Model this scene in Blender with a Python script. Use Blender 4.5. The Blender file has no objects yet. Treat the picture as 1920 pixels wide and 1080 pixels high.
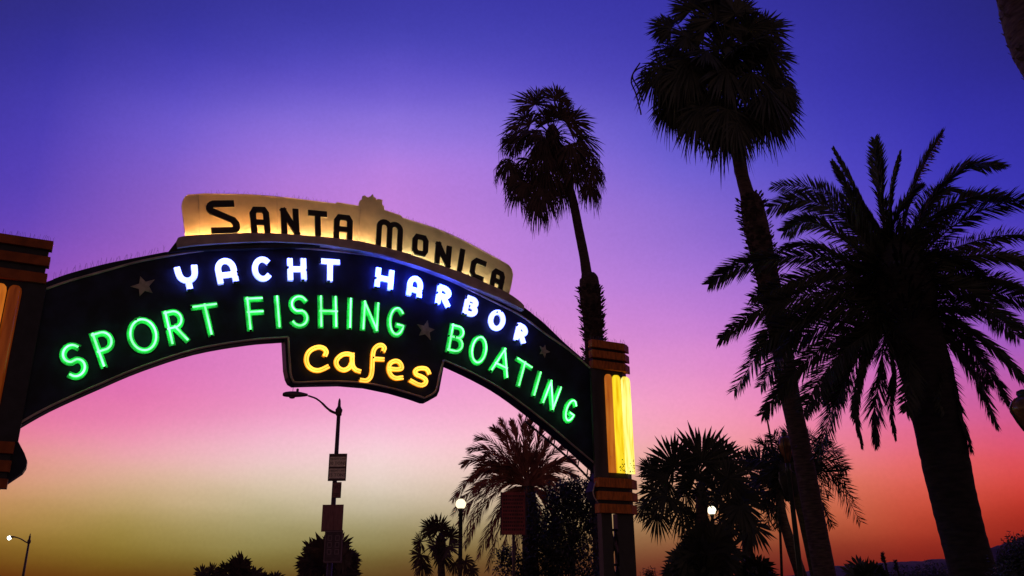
import bpy, math, random
import numpy as np
from mathutils import Vector, Matrix, Quaternion
random.seed(11)
R = math.radians
scene = bpy.context.scene
COL = scene.collection

# ------------------------------------------------------------------ camera
F = 1600.0                       # focal length in photo pixels (photo 1920 wide)
EYE = 1.6
upc = Vector((-45, 4480, -F)).normalized()
fwc = (Vector((0, 0, -1)) - upc * Vector((0, 0, -1)).dot(upc)).normalized()
rtc = fwc.cross(upc)
cam_d = bpy.data.cameras.new('camera'); cam = bpy.data.objects.new('camera', cam_d); COL.objects.link(cam)
cam_d.sensor_width = 36.0; cam_d.lens = 36.0 * F / 1920.0
cam_d.clip_start = 0.1; cam_d.clip_end = 60000
M = Matrix(((rtc.x, rtc.y, rtc.z), (fwc.x, fwc.y, fwc.z), (upc.x, upc.y, upc.z)))
cam.matrix_world = Matrix.Translation((0, 0, EYE)) @ M.to_4x4()
scene.camera = cam
def ray(px, py):
    d = Vector((px - 960, 540 - py, -F)).normalized()
    return Vector((d.dot(rtc), d.dot(fwc), d.dot(upc)))
def at(px, py, Y):               # the real place, Y metres ahead, of something seen at px, py
    r = ray(px, py)
    return Vector((0, 0, EYE)) + r * (Y / r.y)
def proj(d):                     # world direction -> photo pixel
    c = Vector((d.x * rtc.x + d.y * fwc.x + d.z * upc.x, d.x * rtc.y + d.y * fwc.y + d.z * upc.y,
                d.x * rtc.z + d.y * fwc.z + d.z * upc.z))
    return 960 + F * c.x / -c.z, 540 - F * c.y / -c.z
def down_to_ground(p):
    return Vector((p.x, p.y, 0))

# ------------------------------------------------------------------ world (dusk sky) and light
def lin(c):
    out = []
    for v in c:
        v = v / 255.0
        out.append(v / 12.92 if v <= 0.04045 else ((v + 0.055) / 1.055) ** 2.4)
    return out
SKY = {   # dusk colours by bearing (columns) and height above the horizon (rows), as the place showed them
 -60: [(0,(42,40,112)),(130,(48,44,142)),(260,(58,48,165)),(420,(76,56,176)),(560,(130,70,176)),(700,(205,88,155)),(800,(226,112,145)),(860,(222,138,120)),(920,(196,146,82)),(980,(158,118,40)),(1020,(126,88,26)),(1050,(106,38,14)),(1085,(80,12,5))],
 0: [(0,(45,42,120)),(130,(50,45,150)),(260,(62,50,170)),(420,(82,60,182)),(560,(138,76,182)),(700,(215,96,165)),(800,(232,115,150)),(860,(236,140,135)),(920,(208,150,95)),(980,(165,125,45)),(1020,(130,95,30)),(1050,(110,42,15)),(1085,(85,12,5))],
 300: [(0,(48,46,140)),(100,(60,55,170)),(200,(92,78,194)),(300,(113,87,200)),(400,(138,92,192)),(480,(152,92,192)),(620,(205,104,184)),(720,(222,114,182)),(770,(235,117,170)),(830,(235,155,190)),(880,(226,180,172)),(915,(208,185,140)),(960,(165,150,80)),(1000,(135,122,50)),(1030,(128,110,28)),(1050,(105,75,20)),(1085,(85,32,8))],
 700: [(0,(58,55,160)),(90,(78,73,184)),(160,(108,88,205)),(220,(142,118,222)),(290,(178,130,225)),(340,(196,132,223)),(500,(215,140,220)),(650,(230,142,206)),(770,(240,168,208)),(810,(244,192,216)),(840,(246,214,222)),(880,(240,223,213)),(910,(222,210,194)),(950,(198,188,165)),(990,(160,152,110)),(1030,(130,125,60)),(1055,(110,90,38)),(1085,(72,38,18))],
 1245: [(0,(54,50,160)),(150,(70,64,180)),(300,(98,92,205)),(400,(138,108,208)),(500,(166,120,215)),(600,(196,130,210)),(700,(228,148,205)),(800,(245,162,188)),(860,(236,168,158)),(920,(192,150,100)),(970,(165,130,80)),(1010,(140,92,58)),(1045,(120,50,40)),(1085,(90,25,25))],
 1650: [(0,(44,42,140)),(200,(54,50,170)),(400,(70,60,190)),(550,(146,92,200)),(650,(192,102,192)),(780,(226,110,160)),(860,(232,108,122)),(890,(232,112,100)),(930,(214,92,66)),(970,(192,68,46)),(1000,(160,48,34)),(1040,(138,26,20)),(1085,(90,20,25))],
 1900: [(0,(35,34,110)),(100,(38,35,125)),(250,(48,45,160)),(420,(62,55,185)),(550,(110,75,190)),(650,(165,90,185)),(760,(196,86,150)),(810,(212,76,116)),(860,(222,78,80)),(900,(216,64,54)),(940,(190,50,38)),(970,(165,35,25)),(1000,(130,25,20)),(1050,(95,20,20))],
}
def sky_rgb(px, py):
    xs = sorted(SKY)
    def colu(k):
        st = SKY[k]; ys = [s[0] for s in st]
        L = [lin(s[1]) for s in st]
        return [float(np.interp(py, ys, [l[i] for l in L])) for i in range(3)]
    if px <= xs[0]: return colu(xs[0])
    if px >= xs[-1]: return colu(xs[-1])
    for a, b in zip(xs, xs[1:]):
        if a <= px <= b:
            t = (px - a) / (b - a); A = colu(a); B = colu(b)
            return [A[i] * (1 - t) + B[i] * t for i in range(3)]
world = bpy.data.worlds.new("World"); scene.world = world; world.use_nodes = True
wt = world.node_tree; wt.nodes.clear()
def wn(t, **k):
    n_ = wt.nodes.new(t)
    for a, b in k.items(): setattr(n_, a, b)
    return n_
def wmath(op, a, b=None):
    m = wn('ShaderNodeMath', operation=op)
    for i, v in enumerate((a, b)):
        if v is None: continue
        if isinstance(v, (int, float)): m.inputs[i].default_value = v
        else: wt.links.new(v, m.inputs[i])
    return m.outputs[0]
tc = wn('ShaderNodeTexCoord'); sx = wn('ShaderNodeSeparateXYZ'); wt.links.new(tc.outputs['Generated'], sx.inputs[0])
el = wmath('ARCSINE', sx.outputs[2]); az = wmath('ARCTAN2', sx.outputs[0], sx.outputs[1])
nz = wn('ShaderNodeTexNoise'); nz.inputs['Scale'].default_value = 3.0; nz.inputs['Detail'].default_value = 4
mpn = wn('ShaderNodeMapping'); mpn.inputs['Scale'].default_value = (1, 1, 4)
wt.links.new(tc.outputs['Generated'], mpn.inputs[0]); wt.links.new(mpn.outputs[0], nz.inputs['Vector'])
wob = wmath('MULTIPLY', wmath('SUBTRACT', nz.outputs[0], 0.5), 0.035)
el2 = wmath('ADD', el, wob)
E0, E1 = R(-4), R(46)
tfac = wmath('DIVIDE', wmath('SUBTRACT', el2, E0), E1 - E0)
azs = [-40, -32, -24, -16, -9, -2, 5, 12, 18, 24, 30, 37]
ramps = []
for a in azs:
    rp = wn('ShaderNodeValToRGB'); cr = rp.color_ramp
    ns = 30; cr.interpolation = 'B_SPLINE'
    while len(cr.elements) < ns: cr.elements.new(0.5)
    for i in range(ns):
        e = i / (ns - 1); elv = E0 + (E1 - E0) * e
        d = Vector((math.sin(R(a)) * math.cos(elv), math.cos(R(a)) * math.cos(elv), math.sin(elv)))
        px, py = proj(d)
        cs = [sky_rgb(px + dx, py + dy) for dx in (-130, -65, 0, 65, 130) for dy in (-10, 10)]
        c = [sum(q[i] for q in cs) / len(cs) for i in range(3)]
        cr.elements[i].position = e; cr.elements[i].color = (c[0], c[1], c[2], 1)
    wt.links.new(tfac, rp.inputs[0]); ramps.append(rp.outputs[0])
cur = ramps[0]
for k in range(1, len(azs)):
    mr = wn('ShaderNodeMapRange'); mr.inputs[1].default_value = R(azs[k - 1]); mr.inputs[2].default_value = R(azs[k])
    wt.links.new(az, mr.inputs[0])
    mx = wn('ShaderNodeMix', data_type='RGBA'); wt.links.new(mr.outputs[0], mx.inputs[0])
    wt.links.new(cur, mx.inputs[6]); wt.links.new(ramps[k], mx.inputs[7]); cur = mx.outputs[2]
# the eastern half of the sky, behind the camera, is already night over a lit town
absaz = wmath('ABSOLUTE', az)
mr = wn('ShaderNodeMapRange'); mr.inputs[1].default_value = R(45); mr.inputs[2].default_value = R(85); wt.links.new(absaz, mr.inputs[0])
east = wn('ShaderNodeValToRGB'); east.color_ramp.elements[0].position = 0.06; east.color_ramp.elements[0].color = (0.27, 0.15, 0.10, 1)
east.color_ramp.elements[1].position = 0.75; east.color_ramp.elements[1].color = (0.03, 0.022, 0.05, 1)
wt.links.new(tfac, east.inputs[0])
mx = wn('ShaderNodeMix', data_type='RGBA'); wt.links.new(mr.outputs[0], mx.inputs[0]); wt.links.new(cur, mx.inputs[6]); wt.links.new(east.outputs[0], mx.inputs[7])
fine = wn('ShaderNodeTexNoise'); fine.inputs['Scale'].default_value = 260; fine.inputs['Detail'].default_value = 2; wt.links.new(tc.outputs['Generated'], fine.inputs['Vector'])
cloud = wn('ShaderNodeTexNoise'); cloud.inputs['Scale'].default_value = 2.2; cloud.inputs['Detail'].default_value = 7; wt.links.new(mpn.outputs[0], cloud.inputs['Vector'])
stg = wmath('ADD', wmath('ADD', 1.03, wmath('MULTIPLY', wmath('SUBTRACT', fine.outputs[0], 0.5), 0.11)), wmath('MULTIPLY', wmath('SUBTRACT', cloud.outputs[0], 0.5), 0.22))
bg = wn('ShaderNodeBackground'); wt.links.new(stg, bg.inputs[1]); wt.links.new(mx.outputs[2], bg.inputs[0])
# a trace of real twilight on top
sky = wn('ShaderNodeTexSky'); sky.sky_type = 'NISHITA'; sky.sun_disc = False; sky.sun_elevation = R(0.5); sky.sun_rotation = R(-8)
bg2 = wn('ShaderNodeBackground'); bg2.inputs[1].default_value = 0.0004; wt.links.new(sky.outputs[0], bg2.inputs[0])
ad = wn('ShaderNodeAddShader'); wt.links.new(bg.outputs[0], ad.inputs[0]); wt.links.new(bg2.outputs[0], ad.inputs[1])
wo = wn('ShaderNodeOutputWorld'); wt.links.new(ad.outputs[0], wo.inputs[0])
sl = bpy.data.lights.new('sun', 'SUN'); sl.energy = 0.03; sl.angle = R(2); sl.color = (1, 0.6, 0.5)
so = bpy.data.objects.new('sun', sl); COL.objects.link(so)
so.rotation_euler = Vector((0.14, -1, -0.02)).to_track_quat('-Z', 'Y').to_euler()
scene.view_settings.view_transform = 'Standard'; scene.view_settings.look = 'None'
scene.view_settings.exposure = 0; scene.view_settings.gamma = 1; scene.view_settings.use_curve_mapping = False

# ------------------------------------------------------------------ materials
def mat(name, c, rough=0.7, metal=0.0, emi=None, es=0.0, noise=0.0, nscale=6.0, bump=0.0, c2=None, stretch=(1, 1, 1), coat=0.0, spec=None, uneven=0.0):
    m = bpy.data.materials.new(name); m.use_nodes = True; nt = m.node_tree; b = nt.nodes['Principled BSDF']
    b.inputs['Base Color'].default_value = (*c, 1); b.inputs['Roughness'].default_value = rough; b.inputs['Metallic'].default_value = metal
    if spec is not None: b.inputs['Specular IOR Level'].default_value = spec
    if coat: b.inputs['Coat Weight'].default_value = coat
    t = nt.nodes.new('ShaderNodeTexCoord'); mp = nt.nodes.new('ShaderNodeMapping'); mp.inputs['Scale'].default_value = stretch
    nt.links.new(t.outputs['Object'], mp.inputs[0])
    n_ = nt.nodes.new('ShaderNodeTexNoise'); n_.inputs['Scale'].default_value = nscale; n_.inputs['Detail'].default_value = 6
    nt.links.new(mp.outputs[0], n_.inputs['Vector'])
    if noise or c2:
        r_ = nt.nodes.new('ShaderNodeValToRGB')
        d = c2 or tuple(v * (1 - noise) for v in c); u = c if c2 else tuple(min(1, v * (1 + noise)) for v in c)
        r_.color_ramp.elements[0].position = 0.35; r_.color_ramp.elements[1].position = 0.65
        r_.color_ramp.elements[0].color = (*d, 1); r_.color_ramp.elements[1].color = (*u, 1)
        nt.links.new(n_.outputs[0], r_.inputs[0]); nt.links.new(r_.outputs[0], b.inputs['Base Color'])
    if bump:
        bu = nt.nodes.new('ShaderNodeBump'); bu.inputs['Strength'].default_value = bump; bu.inputs['Distance'].default_value = 0.02
        nt.links.new(n_.outputs[0], bu.inputs['Height']); nt.links.new(bu.outputs[0], b.inputs['Normal'])
    if emi:
        b.inputs['Emission Color'].default_value = (*emi, 1); b.inputs['Emission Strength'].default_value = es
        if uneven:
            n2 = nt.nodes.new('ShaderNodeTexNoise'); n2.inputs['Scale'].default_value = 2.3; n2.inputs['Detail'].default_value = 3
            nt.links.new(t.outputs['Object'], n2.inputs['Vector'])
            q = nt.nodes.new('ShaderNodeMapRange'); q.inputs[1].default_value = .35; q.inputs[2].default_value = .62; q.inputs[3].default_value = es * (1 - uneven); q.inputs[4].default_value = es * 1.1
            nt.links.new(n2.outputs[0], q.inputs[0]); nt.links.new(q.outputs[0], b.inputs['Emission Strength'])
    return m
def lens_mat(name, c1, c2, s1, s2):     # lit lens: glowing plastic with grime and dead insects inside the lower end
    m = mat(name, (0.12, 0.035, 0.008), rough=0.3); nt = m.node_tree; b = nt.nodes['Principled BSDF']
    t = nt.nodes.new('ShaderNodeTexCoord'); mp = nt.nodes.new('ShaderNodeMapping'); mp.inputs['Scale'].default_value = (6, 6, 0.6)
    nt.links.new(t.outputs['Object'], mp.inputs[0])
    n_ = nt.nodes.new('ShaderNodeTexNoise'); n_.inputs['Scale'].default_value = 2.2; n_.inputs['Detail'].default_value = 5; nt.links.new(mp.outputs[0], n_.inputs['Vector'])
    r_ = nt.nodes.new('ShaderNodeValToRGB'); r_.color_ramp.elements[0].position = 0.3; r_.color_ramp.elements[1].position = 0.62
    r_.color_ramp.elements[0].color = (*[v * s1 for v in c1], 1); r_.color_ramp.elements[1].color = (*[v * s2 for v in c2], 1)
    nt.links.new(n_.outputs[0], r_.inputs[0]); nt.links.new(r_.outputs[0], b.inputs['Emission Color']); b.inputs['Emission Strength'].default_value = 1.0
    return m
MAT = {
 'panel': mat('navy_panel', (0.011, 0.015, 0.040), rough=0.5, noise=0.45, nscale=3.0, bump=0.25, spec=0.25),
 'panel_side': mat('dark_edge', (0.012, 0.010, 0.010), rough=0.6, noise=0.3),
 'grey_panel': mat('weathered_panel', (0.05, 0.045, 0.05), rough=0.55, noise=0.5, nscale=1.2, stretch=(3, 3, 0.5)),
 'trim': mat('trim_bead', (0.55, 0.40, 0.33), rough=0.4, noise=0.3, nscale=3),
 'star': mat('star_paint', (0.42, 0.33, 0.24), rough=0.5, noise=0.3, nscale=8),
 'header': mat('cream_header', (0.64, 0.48, 0.35), rough=0.6, noise=0.12, nscale=3, bump=0.2),
 'ledge': mat('ledge_paint', (0.50, 0.37, 0.32), rough=0.6, noise=0.25, nscale=3, bump=0.2),
 'black_letter': mat('black_letter', (0.010, 0.008, 0.010), rough=0.6),
 'letter_edge': mat('letter_edge', (0.5, 0.45, 0.38), rough=0.5),
 'green_face': mat('green_face', (0.05, 0.72, 0.22), rough=0.45, noise=0.25, nscale=9),
 'white_face': mat('white_face', (0.72, 0.70, 0.75), rough=0.45, noise=0.12, nscale=9),
 'yellow_face': mat('yellow_face', (0.75, 0.48, 0.05), rough=0.45, noise=0.2, nscale=9),
 'green_tube': mat('green_neon', (0.4, 0.7, 0.5), emi=(0.14, 1.0, 0.24), es=4.4, uneven=.5),
 'blue_tube': mat('blue_neon', (0.6, 0.6, 0.8), emi=(0.15, 0.19, 1.0), es=8.5, uneven=.35),
 'bright_blue_tube': mat('bright_blue_neon', (0.6, 0.6, 0.8), emi=(0.042, 0.075, 1.0), es=34.0, uneven=.4),
 'yellow_tube': mat('yellow_neon', (0.8, 0.6, 0.2), emi=(1.0, 0.46, 0.055), es=2.3, uneven=.3),
 'cap': mat('tube_cap', (0.02, 0.02, 0.02), rough=0.5),
 'spike': mat('spike_wire', (0.10, 0.09, 0.09), rough=0.4, metal=0.5),
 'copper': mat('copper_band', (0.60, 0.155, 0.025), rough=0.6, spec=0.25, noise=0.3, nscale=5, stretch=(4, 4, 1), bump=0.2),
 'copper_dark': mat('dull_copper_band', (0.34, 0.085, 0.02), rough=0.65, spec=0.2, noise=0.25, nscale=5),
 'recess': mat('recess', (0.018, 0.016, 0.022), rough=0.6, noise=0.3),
 'steel': mat('leg_steel', (0.02, 0.016, 0.018), rough=0.5, noise=0.3),
 'lens': lens_mat('yellow_lens', (1.0, 0.52, 0.0), (1.0, 0.80, 0.03), 0.85, 1.05),
 'lens_hot': lens_mat('pale_yellow_lens', (1.0, 0.62, 0.02), (1.0, 0.9, 0.25), 1.0, 1.35),
 'lens_dim': lens_mat('orange_lens', (1.0, 0.20, 0.015), (1.0, 0.28, 0.03), 0.33, 0.5),
 'lens_red': lens_mat('dull_red_lens', (1.0, 0.12, 0.01), (1.0, 0.16, 0.015), 0.06, 0.12),
 'lens_orange': lens_mat('hot_orange_lens', (1.0, 0.22, 0.015), (1.0, 0.28, 0.03), 0.35, 0.6),
 'grime': mat('grime', (0.02, 0.015, 0.01), rough=0.8),
 'warm_strip': mat('amber_strip', (0.8, 0.7, 0.5), emi=(1.0, 0.56, 0.17), es=105),
 'mid_strip': mat('yellow_strip', (0.8, 0.7, 0.5), emi=(1.0, 0.70, 0.28), es=85),
 'pale_strip': mat('pale_strip', (0.8, 0.8, 0.7), emi=(0.90, 0.88, 0.46), es=50),
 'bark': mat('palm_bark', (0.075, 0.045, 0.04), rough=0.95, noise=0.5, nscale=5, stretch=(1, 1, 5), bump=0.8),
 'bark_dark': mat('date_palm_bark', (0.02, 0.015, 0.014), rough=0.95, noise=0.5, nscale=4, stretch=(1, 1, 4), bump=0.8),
 'bark_green': mat('green_bark', (0.07, 0.065, 0.03), rough=0.9, noise=0.4, nscale=5, stretch=(1, 1, 4), bump=0.5),
 'boots': mat('leaf_boots', (0.085, 0.06, 0.04), rough=0.95, noise=0.4, nscale=8),
 'leaf': mat('palm_leaf', (0.038, 0.040, 0.024), rough=0.6, noise=0.35, nscale=2),
 'leaf_dry': mat('dry_palm_leaf', (0.075, 0.04, 0.032), rough=0.8, noise=0.4, nscale=2),
 'leaf_rosy_glow': mat('rosy_glow_palm_leaf', (0.36, 0.12, 0.09), rough=0.7, noise=0.4, nscale=2),  # reddish brown leaf, its rosy lit look put into the colour
 'metal': mat('lamp_metal', (0.09, 0.055, 0.055), rough=0.5, metal=0.2, noise=0.3, nscale=4),
 'metal_green': mat('green_lamp_metal', (0.035, 0.045, 0.03), rough=0.5, metal=0.3, noise=0.3, nscale=4),
 'sign_face': mat('sign_face', (0.85, 0.66, 0.55), rough=0.6, noise=0.12, nscale=6),
 'sign_ink': mat('sign_ink', (0.10, 0.05, 0.05), rough=0.7),
 'sign_brown': mat('sign_brown', (0.28, 0.11, 0.11), rough=0.7, noise=0.2, nscale=4, stretch=(6, 6, 1)),
 'sign_dark': mat('sign_dark', (0.09, 0.045, 0.06), rough=0.6, noise=0.2),
 'sign_mark': mat('sign_mark', (0.3, 0.17, 0.2), rough=0.6),
 'notice': mat('notice_red', (0.42, 0.07, 0.06), rough=0.6, noise=0.25, nscale=3),
 'notice_ink': mat('notice_ink', (0.09, 0.02, 0.025), rough=0.6),
 'globe': mat('lit_globe', (0.9, 0.85, 0.75), emi=(1.0, 0.80, 0.48), es=1.7),
 'globe_white': mat('white_lit_globe', (0.9, 0.9, 0.85), emi=(1.0, 0.90, 0.62), es=2.2),
 'far_lamp': mat('far_lamp_lens', (0.9, 0.9, 0.9), emi=(0.86, 1.0, 0.9), es=5),
 'amber_glass': mat('amber_glass', (0.20, 0.09, 0.03), rough=0.15, noise=0.5, nscale=5),
 'asphalt': mat('asphalt', (0.05, 0.05, 0.052), rough=0.9, noise=0.2, nscale=20, bump=0.3),
 'concrete': mat('concrete', (0.28, 0.26, 0.24), rough=0.9, noise=0.15, nscale=3, bump=0.2),
 'earth': mat('earth', (0.10, 0.08, 0.06), rough=1, noise=0.3, nscale=0.5),
 'paint': mat('road_paint', (0.7, 0.5, 0.1), rough=0.7, noise=0.15),
 'sea': mat('sea_water', (0.01, 0.015, 0.03), rough=0.12, bump=0.5, nscale=0.3),
 'hill': mat('hill', (0.055, 0.03, 0.06), rough=1, noise=0.2, nscale=0.002),
}

# ------------------------------------------------------------------ mesh helpers
class MB:
    def __init__(s): s.v = []; s.f = []; s.sm = []
    def add(s, vs, fs, smooth=False):
        b = len(s.v); s.v += [tuple(p) for p in vs]
        for f in fs: s.f.append(tuple(b + i for i in f)); s.sm.append(smooth)
    def box(s, c, ax, ay, az_):                 # half-extent vectors
        c, ax, ay, az_ = map(Vector, (c, ax, ay, az_))
        P = [c + ax * i + ay * j + az_ * k for i in (-1, 1) for j in (-1, 1) for k in (-1, 1)]
        s.add(P, [(0, 1, 3, 2), (4, 6, 7, 5), (0, 4, 5, 1), (2, 3, 7, 6), (0, 2, 6, 4), (1, 5, 7, 3)])
    def prism(s, A, B):                          # two matching outlines
        n = len(A)
        s.add(list(A) + list(B), [tuple(range(n))] + [tuple(range(2 * n - 1, n - 1, -1))] + [(i, n + i, n + (i + 1) % n, (i + 1) % n) for i in range(n)])
    def tube(s, pts, rad, k=8, closed=False, cap=True, smooth=True):
        pts = [Vector(p) for p in pts]; n = len(pts)
        if not hasattr(rad, '__len__'): rad = [rad] * n
        ref = None; vs = []
        for i, p in enumerate(pts):
            a = pts[i - 1] if (i > 0 or closed) else pts[i]; b = pts[(i + 1) % n] if (i < n - 1 or closed) else pts[i]
            t = (b - a)
            t = t.normalized() if t.length > 1e-9 else Vector((0, 0, 1))
            if ref is None:
                ref = Vector((0, 0, 1)).cross(t)
                if ref.length < 0.05: ref = Vector((1, 0, 0)).cross(t)
                ref.normalize()
            else:
                ref = (ref - t * ref.dot(t))
                ref = ref.normalized() if ref.length > 1e-6 else t.orthogonal().normalized()
            w = t.cross(ref)
            for j in range(k):
                q = 2 * math.pi * j / k
                vs.append(p + (ref * math.cos(q) + w * math.sin(q)) * rad[i])
        fs = []
        for i in range(n if closed else n - 1):
            for j in range(k):
                i2 = (i + 1) % n
                fs.append((i * k + j, i * k + (j + 1) % k, i2 * k + (j + 1) % k, i2 * k + j))
        if cap and not closed:
            fs.append(tuple(range(k - 1, -1, -1))); fs.append(tuple((n - 1) * k + j for j in range(k)))
        s.add(vs, fs, smooth)
    def lathe(s, c, prof, k=16, axis=Vector((0, 0, 1))):   # prof: (radius, height along axis)
        axis = Vector(axis).normalized(); a = axis.orthogonal().normalized(); b = axis.cross(a); c = Vector(c)
        vs = []
        for r, h in prof:
            for j in range(k):
                q = 2 * math.pi * j / k
                vs.append(c + axis * h + (a * math.cos(q) + b * math.sin(q)) * max(r, 1e-4))
        n = len(prof)
        fs = [(i * k + j, i * k + (j + 1) % k, (i + 1) * k + (j + 1) % k, (i + 1) * k + j) for i in range(n - 1) for j in range(k)]
        fs.append(tuple(range(k - 1, -1, -1))); fs.append(tuple((n - 1) * k + j for j in range(k)))
        s.add(vs, fs, True)
    def obj(s, name, m, parent=None):
        me = bpy.data.meshes.new(name); me.from_pydata(s.v, [], s.f); me.validate()
        if len(me.polygons) == len(s.sm): me.polygons.foreach_set('use_smooth', s.sm)
        me.materials.append(MAT[m] if isinstance(m, str) else m); me.update()
        o = bpy.data.objects.new(name, me); COL.objects.link(o)
        if parent is not None:
            o.parent = parent; o.matrix_parent_inverse = Matrix.Translation(-parent.location) if parent.type == 'EMPTY' else Matrix.Identity(4)
        return o
def root_loc(o):
    v = Vector((0, 0, 0))
    while o is not None:
        if o.type == 'EMPTY': v += o.location
        o = o.parent
    return v
def thing(name, loc, label, cat, group=None):
    o = bpy.data.objects.new(name, None); o.empty_display_size = 0.2; COL.objects.link(o); o.location = loc
    o['label'] = label; o['category'] = cat
    if group: o['group'] = group
    return o
def structure(o): o['kind'] = 'structure'; return o
def clean(o): bpy.context.view_layer.update(); return o
def catmull(P, n=8, closed=False):
    P = [Vector(p) for p in P]; out = []; m = len(P)
    for i in range(m if closed else m - 1):
        p1, p2 = P[i], P[(i + 1) % m]
        p0 = P[i - 1] if (closed or i > 0) else p1 * 2 - p2
        p3 = P[(i + 2) % m] if (closed or i + 2 < m) else p2 * 2 - p1
        for j in range(n):
            t = j / n
            out.append(0.5 * ((2 * p1) + (p2 - p0) * t + (2 * p0 - 5 * p1 + 4 * p2 - p3) * t * t + (3 * p1 - p0 - 3 * p2 + p3) * t ** 3))
    if not closed: out.append(P[-1])
    return out

# ------------------------------------------------------------------ ground, road, water, hills
SD = ray(4250, 1110); SD = Vector((SD.x, SD.y, 0)).normalized()      # along the sign
SN = Vector((SD.y, -SD.x, 0))                                          # sign normal, towards the camera
UP = Vector((0, 0, 1))
S_ = 20.0
rr = ray(1150, 700); PL0 = SN.dot(rr / rr.y) * S_                      # sign plane: p.SN = PL0
O = Vector((0, 0, EYE)) + SN * PL0                                     # origin of sign coordinates
def W(u, z, n=0): return O + SD * u + UP * z + SN * n
def uz(px, py, n=0):
    r = ray(px, py); t = (PL0 + n) / SN.dot(r); p = r * t
    return p.dot(SD), p.z
def SP(px, py, n=0): return W(*uz(px, py, n), n)

def sheet(name, pts, z, m):
    mb = MB(); mb.add([(x, y, z) for x, y in pts], [tuple(range(len(pts)))]); return structure(mb.obj(name, m))
mb = MB(); mb.prism([(-400, -300, -9), (400, -300, -9), (400, 160, -9), (-400, 160, -9)], [(-400, -300, 0), (400, -300, 0), (400, 160, 0), (-400, 160, 0)])
mb.f = mb.f; g = structure(mb.obj('ground', 'earth'))
sheet('water', [(-40000, -40000), (40000, -40000), (40000, 40000), (-40000, 40000)], -8, 'sea')
def gp(u, n): p = W(u, 0, n); return (p.x, p.y)
sheet('road', [gp(0.2, 40), gp(10.2, 40), gp(10.2, -110), gp(0.2, -110)], 0.004, 'asphalt')
for nm, a, b in (('pavement', -6, 0.2), ('pavement', 10.2, 16)):
    mb = MB(); mb.prism([(*gp(a, 40), 0), (*gp(b, 40), 0), (*gp(b, -110), 0), (*gp(a, -110), 0)], [(*gp(a, 40), 0.13), (*gp(b, 40), 0.13), (*gp(b, -110), 0.13), (*gp(a, -110), 0.13)])
    structure(mb.obj(nm, 'concrete'))
mb = MB()
for du in (5.1, 5.35):
    mb.add([(*gp(du, 40), 0.008), (*gp(du + 0.1, 40), 0.008), (*gp(du + 0.1, -110), 0.008), (*gp(du, -110), 0.008)], [(0, 1, 2, 3)])
structure(mb.obj('road_markings', 'paint'))
# hills far across the bay
HY = 9000
ridge = [(1300, 1108), (1420, 1092), (1520, 1070), (1560, 1062), (1620, 1056), (1680, 1054), (1740, 1051), (1790, 1046), (1830, 1037), (1853, 1028), (1880, 1021), (1905, 1012), (1940, 1004), (2000, 1000), (2100, 1008), (2300, 1040), (2600, 1090)]
R0 = [at(x, y, HY) for x, y in ridge]
R1 = []
for a, b in zip(R0, R0[1:]):
    for k in range(6):
        p = a.lerp(b, k / 6); p.z += random.uniform(-9, 9); R1.append(p)
mb = MB(); vs = []; fs = []; rows = 7
for j in range(rows):
    f = j / (rows - 1)
    for p in R1:
        h = p.z + 8; hh = h * (1 - abs(f * 2 - 1) ** 1.5) if f < 0.5 else h * (1 - ((f - 0.5) * 2) ** 1.5)
        vs.append((p.x, p.y + (f - 0.5) * 3000, -8 + max(0, hh) + (random.uniform(-12, 12) if 0 < j < rows - 1 and j != 3 else 0)))
m_ = len(R1)
fs = [(j * m_ + i, j * m_ + i + 1, (j + 1) * m_ + i + 1, (j + 1) * m_ + i) for j in range(rows - 1) for i in range(m_ - 1)]
mb.add(vs, fs, True); structure(mb.obj('hills', 'hill'))

# ------------------------------------------------------------------ the arch sign
arch = thing('arch_sign', down_to_ground(W(5.5, 0)), 'wide dark arched gateway sign with glowing blue, green and yellow neon words', 'sign')
def poly(name, px, n0, n1, m, parent, mb=None, build=True):
    A = [SP(x, y, n1) for x, y in px]
    B = [p + SN * (n0 - n1) for p in A]
    own = mb is None; mb = mb or MB()
    mb.prism(B, A)
    return mb.obj(name, m, parent) if build else mb
def smooth_px(P, n=4): return [(p.x, p.y) for p in catmull([Vector((x, y, 0)) for x, y in P], n)]
top_px = [(-70, 590), (20, 553), (83, 530), (133, 512.7), (200, 495), (267, 481.7), (330, 469.5), (400, 461), (450, 457), (507, 455), (600, 458), (700, 470), (770, 487), (830, 508), (900, 535), (970, 568), (1016, 603), (1058, 643), (1095, 675), (1108, 688), (1150, 720)]
right_px = [(1150, 949), (1127, 949), (1115, 936), (1111, 921), (1116, 905), (1124, 884)]
bot_r = [(1124, 884), (1069, 834.5), (1021, 794), (947, 738), (891, 706), (833.5, 679)]
cafe = [(833, 682), (823.5, 733), (819, 743), (803, 752), (796, 751.5), (775, 744), (737, 733), (689, 723), (641, 719), (590, 720), (553, 721), (545, 716), (540.5, 707), (537, 690), (534, 636)]
bot_l = [(534, 636), (467, 641.5), (367, 659), (267, 691), (185, 725.5), (93, 767), (24, 806)]
left_px = [(26, 812), (46, 850), (51, 864), (49, 876), (42, 886), (0, 914), (-70, 950)]
outline = smooth_px(top_px) + right_px + smooth_px(bot_r)[1:] + cafe + smooth_px(bot_l)[1:] + left_px
poly('arch_panel', outline, -0.30, 0.0, 'panel', arch)
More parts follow.
